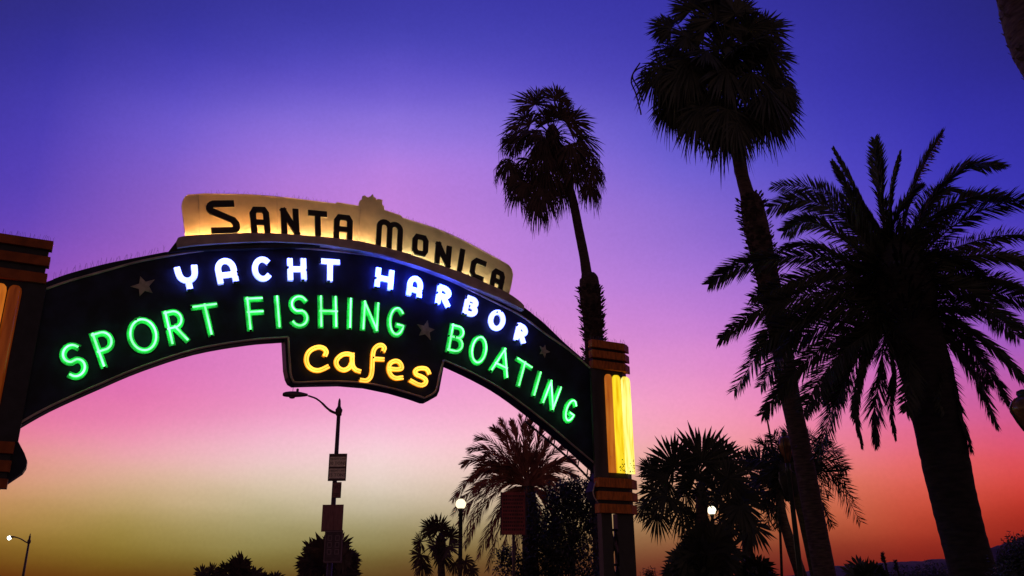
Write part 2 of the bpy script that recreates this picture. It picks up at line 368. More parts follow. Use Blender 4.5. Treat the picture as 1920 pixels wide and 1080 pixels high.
# bead trim along the edges
def bead(P, r=0.023, n=0.018):
    mb = MB(); q = [SP(x, y, n) for x, y in smooth_px(P, 5)]; mb.tube(q, r, 6); mb.obj('trim_bead', 'trim', arch)
bead([(81.7, 543), (133, 525.7), (200, 507), (267, 489), (367, 471.5), (467, 464), (560, 465), (640, 472), (707, 481), (769.6, 498), (821.5, 516), (873, 539.6), (925, 565.5), (977, 592), (1024, 626.7), (1069, 658), (1115, 697.5)])
bead([(20.8, 802), (92.6, 762.6), (185, 721), (267, 687), (367, 655), (467, 638), (540.3, 632.5)])
mb = MB(); pts = [(540.3, 632.5), (541.5, 655), (543.7, 688.5), (545, 702), (549, 713), (556, 717.3), (600, 715.6), (641, 715.3), (689, 719), (737, 729), (775.5, 740), (796, 746.5)]
bead(pts); bead([(796, 746.5), (812, 738), (818.5, 729), (825, 700), (832, 675)])
bead([(832, 675), (891, 702), (947, 734), (1021, 789.6), (1069, 830.4), (1127, 879)])
bead([(1124, 884), (1117, 903), (1112.5, 921), (1116, 935), (1127, 947)], 0.014)
# glazed second rail under the arch at its right end, with gaps
mb = MB()
q = [SP(x, y, -0.28) for x, y in smooth_px([(985, 790), (1030, 828), (1070, 863), (1100, 893), (1118, 915)], 5)]
mb.tube(q, 0.025, 6)
for i in range(0, len(q) - 1, 3): mb.tube([q[i], q[i] + UP * 0.22 + SD * 0.05], 0.015, 5)
mb.obj('under_rail', 'steel', arch)
# ledge and header
led_top = [(331, 451), (343, 443), (420, 438), (504, 437), (589, 442.5), (661, 450), (705, 459), (769.6, 477), (821.5, 495.5), (873, 513.6), (915, 532), (951, 548.5), (974, 564), (983, 573)]
led_bot = [(983, 581), (925, 553), (873, 532), (821.5, 511.5), (769.6, 493.5), (707, 475.5), (640, 463.5), (589, 456.5), (507, 452.8), (444, 454.5), (372, 459), (333, 464)]
poly('ledge', smooth_px(led_top) + smooth_px(led_bot), -0.20, 0.20, 'ledge', arch)
poly('ledge_foot', [(331, 452), (314.5, 473.5), (340, 469.5), (600, 462), (600, 456), (333, 464)], 0.003, 0.12, 'panel_side', arch)
bead([(700, 475.5), (770, 494), (822, 512), (873, 533), (925, 554.5), (980, 583)], 0.012, 0.21)
hd = [(348, 446), (346.5, 430), (342.5, 400), (341, 386), (343, 377), (347, 369.5), (353, 365.5), (384, 363.2), (468, 365), (540, 371), (589, 377), (629.5, 382), (631, 379.5), (671, 386), (674, 386)]
crest = [(674, 379), (676, 375.5), (679.5, 374.5), (680, 368), (683, 367), (686, 368.5), (690, 371), (693, 369), (696.5, 369), (697, 365.5), (699, 364.8), (700, 369), (704, 371.5), (706, 375), (709, 373.5), (716.5, 375), (716, 383), (719.5, 387), (720.5, 394)]
hd2 = [(752, 404.5), (754, 408), (757, 409), (822, 430), (873, 453.5), (912, 474.5), (946, 492.5), (954, 497.5), (959, 504), (961.5, 514), (960, 526), (956, 545), (953, 556)]
hd_bot = [(953, 556), (910, 538), (870, 521), (820, 503), (770, 485), (705, 467), (661, 458), (589, 450), (504, 445), (420, 446)]
hp = poly('header_panel', hd + crest + hd2 + hd_bot[1:], -0.26, -0.20, 'header', arch)
mb = MB(); q = [SP(x, y, -0.195) for x, y in hd + crest + hd2]; mb.tube(q, 0.009, 5); mb.obj('header_rim', 'trim', arch)
mb = MB()
for xa, ya, xb, yb in ((372, 366, 375, 443), (519, 370, 521, 439), (676, 387, 672, 452), (846, 442, 838, 505)):
    a_, b_ = SP(xa, ya, -0.198), SP(xb, yb, -0.198); mb = MB(); mb.tube([a_, b_], 0.004, 4); mb.obj('panel_seam', 'ledge', arch)
# strip lamps lying on the ledge behind the letters
def strip(P, m):
    mb = MB(); mb.tube([SP(x, y - 1, 0.20) - SN * 0.27 + UP * 0.018 for x, y in smooth_px(P, 5)], 0.013, 6)
    mb.obj('strip_lamp', m, arch)
strip([(352, 443), (420, 438), (504, 437), (540, 439)], 'warm_strip')
strip([(545, 439.5), (589, 442.5), (661, 450), (715, 461.5)], 'mid_strip')
strip([(720, 463), (769.6, 477), (821.5, 495.5), (873, 513.6), (915, 532), (945, 546)], 'pale_strip')

def arc(cx, cy, rx, ry, a0, a1, n=14):
    return [(cx + rx * math.cos(R(a0 + (a1 - a0) * i / n)), cy + ry * math.sin(R(a0 + (a1 - a0) * i / n))) for i in range(n + 1)]
G = {
 'S': [arc(.5, .74, .5, .26, 35, 250, 16) + [(.5, .5)] + arc(.5, .26, .5, .26, 70, -145, 16)],
 'P': [[(0, 0), (0, 1)], [(0, 1), (.45, 1)] + arc(.45, .72, .5, .28, 80, -80, 10) + [(.45, .44), (0, .44)]],
 'O': [arc(.5, .5, .5, .5, 90, 449, 32)],
 'R': [[(0, 0), (0, 1)], [(0, 1), (.42, 1)] + arc(.42, .73, .5, .27, 80, -80, 10) + [(.42, .46), (0, .46)], [(.42, .46), (.95, 0)]],
 'T': [[(0, 1), (1, 1)], [(.5, 1), (.5, 0)]],
 'F': [[(0, 0), (0, 1)], [(0, 1), (1, 1)], [(0, .54), (.95, .54)]],
 'I': [[(.5, 0), (.5, 1)]],
 'H': [[(0, 0), (0, 1)], [(1, 0), (1, 1)], [(0, .5), (1, .5)]],
 'N': [[(0, 0), (0, 1)], [(0, 1), (1, 0)], [(1, 0), (1, 1)]],
 'G': [arc(.5, .5, .5, .5, 48, 330, 22) + [(1, .36), (.62, .38)]],
 'B': [[(0, 0), (0, 1)], [(0, 1), (.5, 1)] + arc(.5, .77, .42, .23, 80, -80, 8) + [(.5, .54), (0, .54)], [(.5, .54)] + arc(.5, .27, .5, .27, 80, -80, 8) + [(.5, 0), (0, 0)]],
 'A': [[(0, 0), (.5, 1)], [(.5, 1), (1, 0)], [(.17, .3), (.83, .3)]],
 'C': [arc(.5, .5, .5, .5, 48, 312, 20)],
 'Y2': [[(0, 1), (.03, .75)] + arc(.5, .74, .46, .38, 190, 350, 12) + [(.97, .75), (1, 1)], [(.5, .36), (.5, 0)]],
 'A2': [[(0, 0), (0, .6)] + arc(.5, .58, .5, .42, 170, 10, 12) + [(1, .6), (1, 0)], [(0, .3), (1, .3)]],
 'S3': [[(.88, 1), (.22, 1)] + arc(.2, .84, .22, .16, 100, 230, 6) + [(.9, .38)] + arc(.86, .17, .16, .17, 50, -80, 6) + [(.1, 0)]],
 'A3': [[(0, 0), (0, .84), (.17, 1), (.83, 1), (1, .84), (1, 0)], [(0, .42), (1, .42)]],
 'M3': [[(0, 0), (0, .75)] + arc(.25, .78, .25, .22, 170, 0, 8) + [(.5, 0)], arc(.75, .78, .25, .22, 160, 10, 8) + [(1, .7), (1, 0)]],
 'O3': [[(0, .2), (0, .8), (.18, 1), (.82, 1), (1, .8), (1, .2), (.82, 0), (.18, 0), (0, .2), (0, .5)]],
 'C3': [[(1, 1), (.25, 1), (0, .8), (0, .2), (.22, 0), (.95, 0)]],
 'T3': [[(0, 1), (1, 1)], [(.5, 1), (.5, 0)]],
}
def offset2(P, d):
    out = []; n = len(P)
    closed = (P[0] - P[-1]).length < 1e-4
    for i in range(n):
        a = P[i - 1] if i > 0 else (P[-2] if closed else P[i]); b = P[i + 1] if i < n - 1 else (P[1] if closed else P[i])
        t1 = (P[i] - a).normalized() if (P[i] - a).length > 1e-7 else None
        t2 = (b - P[i]).normalized() if (b - P[i]).length > 1e-7 else None
        t1 = t1 or t2; t2 = t2 or t1
        n1 = Vector((-t1.y, t1.x)); n2 = Vector((-t2.y, t2.x)); m = n1 + n2
        if m.length < 1e-4: m = n1
        m.normalize(); k = min(1 / max(m.dot(n1), 0.3), 1.6)
        out.append(P[i] + m * d * k)
    return out
def ribbon(mb, P, hw, n0, n1):                  # P: (u,z) points; butt-ended flat stroke standing between n0 and n1
    P = [Vector(p) for p in P]
    closed = (P[0] - P[-1]).length < 1e-4
    if not closed:
        P[0] = P[0] + (P[0] - P[1]).normalized() * hw * 0.98; P[-1] = P[-1] + (P[-1] - P[-2]).normalized() * hw * 0.98
    L = offset2(P, hw); Rr = offset2(P, -hw); n = len(P); vs = []
    for i in range(n):
        vs += [W(L[i].x, L[i].y, n1), W(Rr[i].x, Rr[i].y, n1), W(L[i].x, L[i].y, n0), W(Rr[i].x, Rr[i].y, n0)]
    fs = []
    for i in range(n - 1):
        a, b = 4 * i, 4 * i + 4
        fs += [(a, a + 1, b + 1, b), (a, b, b + 2, a + 2), (a + 1, a + 3, b + 3, b + 1), (a + 2, b + 2, b + 3, a + 3)]
    if not closed: fs += [(0, 2, 3, 1), (4 * n - 4, 4 * n - 3, 4 * n - 1, 4 * n - 2)]
    mb.add(vs, fs)
def letter_strokes(g, TL, BL, BR, hw, n, raw=None):
    a, b, c = (Vector(uz(*q, n)) for q in (TL, BL, BR))
    ex = c - b; ey = a - b; w = ex.length; h = ey.length
    out = []
    for st in G[g]:
        pts = []
        for x, y in st:
            xx = hw / w + x * (1 - 2 * hw / w) if w > 2.3 * hw else 0.5
            yy = hw / h + y * (1 - 2 * hw / h)
            pts.append(b + ex * xx + ey * yy)
        out.append(pts)
    return out
def dens(P, step=0.05):
    out = [P[0]]
    for a, b in zip(P, P[1:]):
        m = max(1, int((b - a).length / step))
        out += [a.lerp(b, k / m) for k in range(1, m + 1)]
    return out
def neon(strokes, hw, face, tubem, nface, ntube, rad, offs, parent_label=None):
    mb = MB()
    for i, st in enumerate(strokes): ribbon(mb, st, hw, 0.002, nface + 0.0015 * i)
    L = mb.obj('letter', face, arch)
    if parent_label: L['label'] = parent_label
    mb = MB(); caps = []
    for i, st in enumerate(strokes):
        closed = (st[0] - st[-1]).length < 1e-4
        for o in offs:
            P = offset2(st, o) if o else list(st)
            q = [W(p.x, p.y, ntube + 0.004 * i) for p in P]
            if closed: mb.tube(q[:-1], rad, 7, closed=True)
            else:
                ends = [(q[0] - q[1]).normalized(), (q[-1] - q[-2]).normalized()]
                q[0] = q[0] + ends[0] * hw * 0.55; q[-1] = q[-1] + ends[1] * hw * 0.55
                mb.tube(q, rad, 7)
                if i < 3 and random.random() < 0.75:
                    e = random.choice((0, -1)); p = q[e]; dr = ends[0 if e == 0 else 1]
                    cp = MB(); caps.append(cp)
                    cp.tube([p + dr * 0.003, p + dr * 0.035], rad * 1.25, 7)
                    cp.tube([p + dr * 0.015 - SN * 0.005, p + dr * 0.015 - SN * (ntube - nface)], rad * 0.7, 6)
    mb.obj('neon_tube', tubem, L)
    for cp in caps: cp.obj('electrode_cap', 'cap', L)
    # wire standoffs behind the tube
    return L
GREEN = [
 ('S', (105.1, 653.1), (128.9, 720.8), (171.6, 701)), ('P', (165.6, 625.7), (189.4, 693), (231.6, 679)),
 ('O', (229.4, 604), (248.6, 672), (306.7, 653.4)), ('R', (302, 583.9), (317.4, 650), (358, 640.4)),
 ('T', (356.3, 571.9), (371, 634.8), (421.5, 627.4)),
 ('F', (456.5, 556.6), (463.3, 622), (500, 619.5)), ('I', (512.4, 554.2), (517.5, 617.2), (529, 616.1)),
 ('S', (540, 551.9), (542, 617.2), (581, 616.4)), ('H', (595, 553.4), (595.9, 615.6), (634.4, 616.4)),
 ('I', (651, 557.8), (649.3, 618), (660.4, 618.5)), ('N', (678, 562.4), (674.3, 619.8), (709.4, 624.4)),
 ('G', (727.2, 571), (722.6, 630.2), (758.7, 636)),
 ('B', (844, 605.2), (833.9, 660.4), (866.3, 667.8)), ('O', (885.2, 623.3), (873.7, 679.6), (908, 690.4)),
 ('A', (927.8, 643), (915.4, 695.6), (951.9, 713)), ('T', (968, 666.9), (954.6, 716), (986, 736)),
 ('I', (1008.3, 694.2), (994.2, 742.5), (1003, 746.7)), ('N', (1029.2, 709.2), (1011.3, 755.8), (1036.7, 774.2)),
 ('G', (1065, 741.3), (1049, 786.3), (1071.7, 799.7)),
]
for g_, TL, BL, BR in GREEN:
    hw = 0.060
    neon(letter_strokes(g_, TL, BL, BR, hw, 0.02), hw, 'green_face', 'green_tube', 0.025, 0.075, 0.018, [0])
BLUE = [
 ('Y2', (325.2, 500.6), (334.4, 548.3), (378, 542.4)), ('A2', (399.3, 487), (408.5, 535.2), (448.3, 530.2)),
 ('C', (470.7, 482.6), (473.8, 529.5), (513.2, 527.5)), ('H', (537.6, 483.4), (539.2, 527.5), (575, 527.5)),
 ('T', (599, 485), (598.2, 528.2), (637.6, 530.6)),
 ('H', (704.8, 500.4), (701, 540.2), (735.4, 546.7)), ('A2', (765.9, 514.3), (760.4, 554), (789, 562.4)),
 ('R', (820.5, 531.9), (815, 569.8), (842.8, 580)), ('B', (873.7, 553), (865.4, 589), (891.3, 598)),
 ('O', (920.2, 577), (910.9, 615), (941.5, 625.2)), ('R', (970, 603.9), (961.7, 637.2), (983.5, 648.7)),
]
for i, (g_, TL, BL, BR) in enumerate(BLUE):
    hw = 0.057
    hot = 5 <= i <= 7
    neon(letter_strokes(g_, TL, BL, BR, hw, 0.03), hw, 'white_face', 'bright_blue_tube' if hot else 'blue_tube', 0.025, 0.065, 0.026, [0.029, -0.029])
z7 = lambda P: [(550 + x / 6.857, 630 + y / 6.857) for x, y in P]
CAFE = [
 [[(410, 245), (425, 205), (395, 160), (330, 142), (250, 165), (190, 220), (168, 300), (190, 380), (250, 430), (320, 442), (380, 425), (440, 395)]],
 [[(755, 245), (700, 228), (630, 240), (570, 290), (552, 350), (585, 410), (650, 437), (720, 405), (755, 340)], [(760, 235), (758, 330), (770, 395), (805, 435), (850, 452)]],
 [[(1162, 185), (1172, 150), (1140, 118), (1090, 123), (1045, 165), (1025, 230), (1018, 350), (1010, 470), (988, 535), (940, 572), (872, 567)], [(1055, 295), (1150, 300)]],
 [[(1240, 420), (1330, 428), (1392, 415), (1385, 365), (1350, 327), (1300, 322), (1248, 350), (1228, 405), (1238, 470), (1272, 520), (1325, 542), (1395, 535)]],
 [[(1745, 475), (1722, 432), (1670, 412), (1600, 422), (1565, 460), (1590, 498), (1650, 522), (1700, 558), (1703, 602), (1660, 630), (1600, 620), (1512, 575)]],
]
for ch in CAFE:
    sts = []
    for st in ch:
        pp = [Vector(uz(x, y, 0.05)) for x, y in z7(st)]
        sm = catmull([Vector((p.x, p.y, 0)) for p in pp], 5) if len(pp) > 2 else [Vector((p.x, p.y, 0)) for p in pp]
        sts.append([Vector((p.x, p.y)) for p in sm])
    neon(sts, 0.052, 'yellow_face', 'yellow_tube', 0.02, 0.055, 0.018, [0.026, -0.026])
SANTA = [
 ('S3', (386, 375.6), (392.7, 438.5), (451, 437)), ('A3', (467.7, 387), (472.1, 438.5), (508.2, 439)),
 ('N', (526.2, 389.3), (528.6, 439.5), (562.3, 441.2)), ('T3', (578, 393), (579.2, 443.6), (614.8, 446.5)),
 ('A3', (627.5, 400.4), (625.8, 448.9), (660.8, 452.5)), ('M3', (708, 407.7), (704.8, 461.2), (754, 472.6)),
 ('O3', (774.8, 436.2), (772.7, 475.8), (802.5, 482.3)), ('N', (818.9, 451.5), (815, 492.4), (844, 503.7)),
 ('I', (863, 464.4), (856, 507.6), (867.3, 512)), ('C3', (886.3, 480), (880, 518.3), (907, 529)),
 ('A3', (925, 500.2), (917.7, 537.4), (941.5, 549.5)),
]
for g_, TL, BL, BR in SANTA:
    hw = 0.068 if g_ in ('S3',) else 0.060
    if g_ == 'M3': hw = 0.058
    sts = letter_strokes(g_, TL, BL, BR, hw, 0.0)
    mb = MB()
    for i, st in enumerate(sts): ribbon(mb, st, hw, -0.035, 0.0 + 0.0015 * i)
    L = mb.obj('letter', 'black_letter', arch)
    mb = MB()
    for i, st in enumerate(sts): ribbon(mb, st, hw + 0.006, -0.045, -0.036 + 0.001 * i)
    mb.obj('letter_backing', 'letter_edge', L)
    mb = MB()
    for st in sts:
        for p in (st[0], st[-1]): mb.tube([W(p.x, p.y, -0.044), W(p.x, p.y, -0.199)], 0.008, 5)
    mb.obj('standoff', 'cap', L)
for tips in ([(263, 518), (290, 524), (286, 549), (262, 555), (245, 537)], [(802, 600.4), (815, 618), (807.6, 637.4), (786.3, 629), (782.6, 607.8)],
             [(1022.5, 646.7), (1031.7, 660), (1022, 670.8), (1012.5, 663.5), (1012.5, 648.5)]):
    cx = sum(t[0] for t in tips) / 5; cy = sum(t[1] for t in tips) / 5
    P = []
    for i in range(5):
        a = Vector(tips[i]); b = Vector(tips[(i + 1) % 5]); c = Vector((cx, cy))
        P.append(tuple(a)); P.append(tuple(c + ((a - c) + (b - c)) * 0.27))
    poly('star', P, 0.001, 0.02, 'star', arch)
def spikes(px, parent, n, h=0.13, step=0.035):
    mb = MB(); q = [SP(x, y, n) for x, y in smooth_px(px, 6)]
    mb.tube([p + UP * .004 for p in q], .006, 4)
    for a, b in zip(q, q[1:]):
        L = (b - a).length; k = max(1, int(L / step))
        for i in range(k):
            p = a.lerp(b, i / k)
            e = p + UP * h * random.uniform(0.75, 1.1) + SD * random.uniform(-0.05, 0.05) + SN * random.uniform(-0.05, 0.05)
            mb.tube([p - UP * 0.01, e], 0.0022, 3, smooth=False)
    mb.obj('bird_spike_strip', 'spike', parent)
spikes([(100, 524), (133, 512.7), (200, 495), (267, 481.7), (312, 473)], arch, -0.06)
spikes([(985, 580), (1016, 603), (1058, 643), (1095, 675)], arch, -0.06)
spikes([(384, 363.5), (468, 365), (540, 371), (620, 381)], arch, -0.23, 0.07, 0.05)
spikes([(722, 396), (750, 404)], arch, -0.23, 0.08, 0.05); spikes([(760, 410), (822, 430), (873, 453), (940, 489)], arch, -0.23, 0.07, 0.05)

# ------------------------------------------------------------------ towers of the gateway
def tower(label, u0, w, sgn, zs_top, zs_bot, lens_z, lens_u, lens_mats, bandm, face_m):
    # u0: edge towards the arch; sgn +1: tower runs towards +u
    base = down_to_ground(W(u0 + sgn * w / 2, 0))
    t = thing('sign_tower', base, label, 'tower', 'towers carrying the arch sign')
    def plan(u_in, w_, nf, nb, ch):
        return [(u0 + sgn * u_in, nb), (u0 + sgn * u_in, nf), (u0 + sgn * (w_ - ch), nf), (u0 + sgn * w_, nf - ch * 0.75), (u0 + sgn * w_, min(nb, nf - ch * 0.75 - 0.02))]
    def slab(name, z0, z1, u_in, w_, nf, nb, ch, m):
        P = plan(u_in, w_, nf, nb, ch)
        mb = MB(); mb.prism([W(u, z0, n) for u, n in P], [W(u, z1, n) for u, n in P]); return mb.obj(name, m, t)
    slab('shaft', zs_bot[-1][0] + 0.01, zs_top[0][1] - 0.012, 0.05, w - 0.09, 0.075, -0.07, 0.22, 'recess')
    for z0, z1 in zs_top: slab('copper_band', z0, z1, 0, w, 0.15, -0.02, 0.26, bandm)
    for k_, (z0, z1) in enumerate(zs_bot): slab('copper_band', z0, z1, 0.02, w + 0.04 * (k_ < 2), 0.15, -0.05, 0.30, bandm if k_ < 3 else 'copper_dark')
    pu = sorted((u0 - sgn * 0.02, u0 + sgn * lens_u[0]))
    mb = MB(); zz0, zz1 = zs_bot[0][1] + 0.002, zs_top[-1][0] - 0.002
    mb.prism([W(pu[0], zz0, 0.02), W(pu[1], zz0, 0.02), W(pu[1], zz0, 0.09), W(pu[0], zz0, 0.09)], [W(pu[0], zz1, 0.02), W(pu[1], zz1, 0.02), W(pu[1], zz1, 0.09), W(pu[0], zz1, 0.09)])
    mb.obj('face_panel', face_m, t)
    for i, m in enumerate(lens_mats):
        ua, ub = lens_u[i], lens_u[i + 1]
        uc = u0 + sgn * (ua + ub) / 2; hw_ = (ub - ua) / 2 - 0.008
        zt, zb = lens_z; mb = MB(); k = 10
        nf = 0.08 - (0.0 if i < 2 else 0.04)
        prof = [(zb, 1), (zb + 0.5 * (zt - zb), 1), (zt - 0.12, 1), (zt - 0.05, 0.86), (zt - 0.012, 0.55), (zt, 0.08)]
        vs = []; fs = []
        for z, s in prof:
            for j in range(k + 1):
                a = math.pi * j / k
                vs.append(W(uc + hw_ * math.cos(a) * s, z, nf + 0.10 * math.sin(a) * s))
        for r_ in range(len(prof) - 1):
            for j in range(k): fs.append((r_ * (k + 1) + j, r_ * (k + 1) + j + 1, (r_ + 1) * (k + 1) + j + 1, (r_ + 1) * (k + 1) + j))
        fs.append(tuple(range(k, -1, -1)))
        mb.add(vs, fs, True); L = mb.obj('tube_lens', m, t)
        if m in ('lens', 'lens_hot'):
            mb = MB()
            for _ in range(20):
                a = random.uniform(0.9, 2.2); z = zb + abs(random.gauss(0, 0.15)) + 0.03
                s_ = random.uniform(0.006, 0.016); c_ = W(uc + hw_ * math.cos(a), z, nf + 0.10 * math.sin(a))
                mb.lathe(c_, [(0.001, -s_), (s_, -s_ * 0.4), (s_ * 0.9, s_ * 0.5), (0.001, s_)], 6)
            mb.obj('trapped_insects', 'grime', L)
    # legs and lattice
    za = -EYE; zb_ = zs_bot[-1][0]
    lu = (0.16, 0.44), (w - 0.60, w - 0.16)
    for a, b in lu:
        c = W(u0 + sgn * (a + b) / 2, (za + zb_) / 2, -0.1)
        mb = MB(); mb.box(c, SD * (b - a) / 2, SN * 0.09, UP * (zb_ - za) / 2 + UP * 0.002); mb.obj('leg', 'steel', t)
    ui, uo = u0 + sgn * (lu[0][1] - 0.02), u0 + sgn * (lu[1][0] + 0.02)
    z = zb_ - 0.35; k = 0
    while z > za + 0.2:
        mb = MB(); z2 = max(z - 0.75, za)
        mb.tube([W(ui, z, -0.06), W(uo, z2, -0.06)], 0.032, 5); mb.tube([W(uo, z, -0.12), W(ui, z2, -0.12)], 0.032, 5)
        mb.tube([W(ui, z, -0.09), W(uo, z, -0.09)], 0.03, 5)
        mb.obj('brace', 'steel', t); z = z2
    return t
zf = lambda x, y: uz(x, y, 0.15)[1]
ztop = [(zf(1112, 649.5), zf(1112, 636)), (zf(1112, 668.5), zf(1112, 655)), (zf(1114, 689), zf(1114, 674.5))]
zbot = [(zf(1128, 912.5), zf(1128, 895)), (zf(1128, 936.5), zf(1128, 920.5)), (zf(1130, 961), zf(1130, 944))]
u0 = uz(1110, 640, 0.15)[0]
wR = uz(1187.5, 655, 0.15)[0] - u0
lz = (uz(1158, 702, 0.16)[1], uz(1160, 886, 0.16)[1])
lu = [uz(x, 790, 0.14)[0] - u0 for x in (1139, 1153.5, 1170, 1190)]
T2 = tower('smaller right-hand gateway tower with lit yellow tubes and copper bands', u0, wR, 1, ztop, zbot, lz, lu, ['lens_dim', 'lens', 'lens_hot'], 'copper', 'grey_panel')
print('tower', u0, wR, ztop, zbot, lz, lu)
zf2 = lambda x, y: uz(x, y, 0.15)[1]
ztopL = [(zf2(97, 468), zf2(100, 452)), (zf2(92, 499), zf2(95, 482)), (zf2(85, 531), zf2(88, 513))]
zbotL = [(zf2(18, 850), zf2(18, 828)), (zf2(8, 884), zf2(10, 863)), (zf2(0, 915), zf2(0, 897))]
u0L = uz(100, 455, 0.15)[0]
luL = [u0L - uz(x, 560, 0.14)[0] for x in (39, 10, -20, -52)]
lzL = (uz(26, 532, 0.16)[1], uz(5, 812, 0.16)[1])
print('towerL', u0L, ztopL, zbotL, luL, lzL)
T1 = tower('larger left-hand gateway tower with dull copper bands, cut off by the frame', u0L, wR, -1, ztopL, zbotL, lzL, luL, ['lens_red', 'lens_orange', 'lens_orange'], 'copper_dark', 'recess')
def tspikes(t, u_a, u_b, z):
    mb = MB(); k = int(abs(u_b - u_a) / 0.035); mb.tube([W(u_a, z + .004, .05), W(u_b, z + .004, .05)], .006, 4)
    for i in range(k):
        p = W(u_a + (u_b - u_a) * i / k, z, 0.05)
        mb.tube([p - UP * 0.01, p + UP * 0.12 * random.uniform(.75, 1.1) + SD * random.uniform(-.04, .04) + SN * random.uniform(-.04, .04)], 0.0022, 3, smooth=False)
    mb.obj('bird_spike_strip', 'spike', t)
tspikes(T2, u0 + 0.02, u0 + wR - 0.1, ztop[0][1]); tspikes(T1, u0L - 0.02, u0L - wR + 0.1, ztopL[0][1])

# ------------------------------------------------------------------ palms
def blade(mb, base, d, side, L, w, droop, n=3):
    # one leaf segment: widest near 40%, pointed, bending down
    P = []
    for i in range(n + 1):
        t = i / n
        P.append(base + d * (L * t) + Vector((0, 0, -1)) * droop * L * t * t)
    ws = [w * 0.25, w * .6, w, 0.0] if n == 3 else [w * .5, w, 0]
    vs = []
    for p, q in zip(P[:-1], ws[:-1]): vs += [p - side * q / 2, p + side * q / 2]
    vs.append(P[-1])
    fs = [(2 * i, 2 * i + 1, 2 * i + 3, 2 * i + 2) for i in range(n - 1)] + [(2 * n - 2, 2 * n - 1, 2 * n)]
    mb.add(vs, fs)
def fan_leaf(mb, heart, hub, Rr, a, face, nseg=30, spread=115, droop=0.25, thread=0.0, stiff=1.0, petr=0.018):
    a = a.normalized(); s = a.cross(face)
    s = s.normalized() if s.length > 1e-3 else a.orthogonal().normalized()
    nrm = s.cross(a)
    mid = (heart + hub) / 2 + UP * 0.12 * (hub - heart).length
    mb.tube([heart, mid, hub], [petr * 1.6, petr, petr * 0.8], 4)
    dphi = R(2 * spread) / nseg
    for i in range(nseg):
        ph = R(-spread) + dphi * (i + 0.5 + random.uniform(-.25, .25))
        d = (a * math.cos(ph) + s * math.sin(ph) + nrm * random.uniform(-.10, .10) + nrm * -0.15 * abs(math.sin(ph))).normalized()
        sd = (-a * math.sin(ph) + s * math.cos(ph)) 
        L = Rr * random.uniform(0.82, 1.08) * (1 - 0.22 * (abs(ph) / R(spread)) ** 2)
        blade(mb, hub, d, (sd + nrm * random.uniform(-.5, .5)).normalized(), L, Rr * dphi * 0.62, droop * random.uniform(0.5, 1.5))
        if thread and random.random() < thread:
            tip = hub + d * L * 0.85 - UP * droop * L * 0.7
            q = tip + Vector((random.uniform(-.06, .06), random.uniform(-.06, .06), -random.uniform(.3, .9) * Rr))
            mb.tube([hub + d * L * 0.6 - UP * droop * L * .36, tip, q], [0.022, 0.016, 0.004], 3)
def palm_trunk(path, Y, parent, m='bark', name='trunk', k=14, ground=True, Ys=None, shag=()):
    # path: (px, py, width px) from the crown down
    P = []; Rd = []
    for i, (x, y, w) in enumerate(path):
        yy = Y if Ys is None else Ys[i]
        p = at(x, y, yy); P.append(p); Rd.append(w / 2 * yy / ray(x, y).y * (1 / F) * ray(x, y).dot(Vector((fwc.x*0, 1, 0))) if False else w / 2 * (p - cam.location).length / math.hypot(F, x - 960, 540 - y) )
    if ground and P[-1].z > 0.02:
        d = (P[-1] - P[-2]).normalized(); g_ = P[-1] + d * (P[-1].z / -d.z) if d.z < -0.2 else down_to_ground(P[-1])
        P.append(g_); Rd.append(Rd[-1] * 1.12)
    q = catmull([Vector((p.x, p.y, p.z)) for p in P], 10); rq = []
    for i in range(len(P) - 1):
        for j in range(10): rq.append(Rd[i] + (Rd[i + 1] - Rd[i]) * j / 10)
    rq.append(Rd[-1])
    rq = [r * random.uniform(0.985, 1.015) for r in rq]
    mb = MB(); mb.tube(q, rq, k)
    for sp in shag: boots(mb, q, rq, *sp)
    tr = mb.obj(name, m, parent)
    return q, rq, tr
def boots(mb, q, rq, y0, y1, dens_=10, size=0.18, out=0.5, up=1.0):
    for i in range(len(q) - 1):
        if not (y0 <= i / len(q) <= y1): continue
        seg = (q[i] - q[i + 1]); L = seg.length; t = seg.normalized(); a = t.orthogonal().normalized(); b = t.cross(a)
        for _ in range(int(dens_ * L / 0.25) + 1):
            th = random.uniform(0, 2 * math.pi); rd = a * math.cos(th) + b * math.sin(th)
            p = q[i + 1] + seg * random.random() + rd * rq[i] * 0.92
            tn = t.cross(rd)
            blade(mb, p, (t * up + rd * out * random.uniform(.5, 1.6) + tn * random.uniform(-.4, .4)).normalized(), tn, size * random.uniform(.6, 1.3), size * 0.5, 0.1)
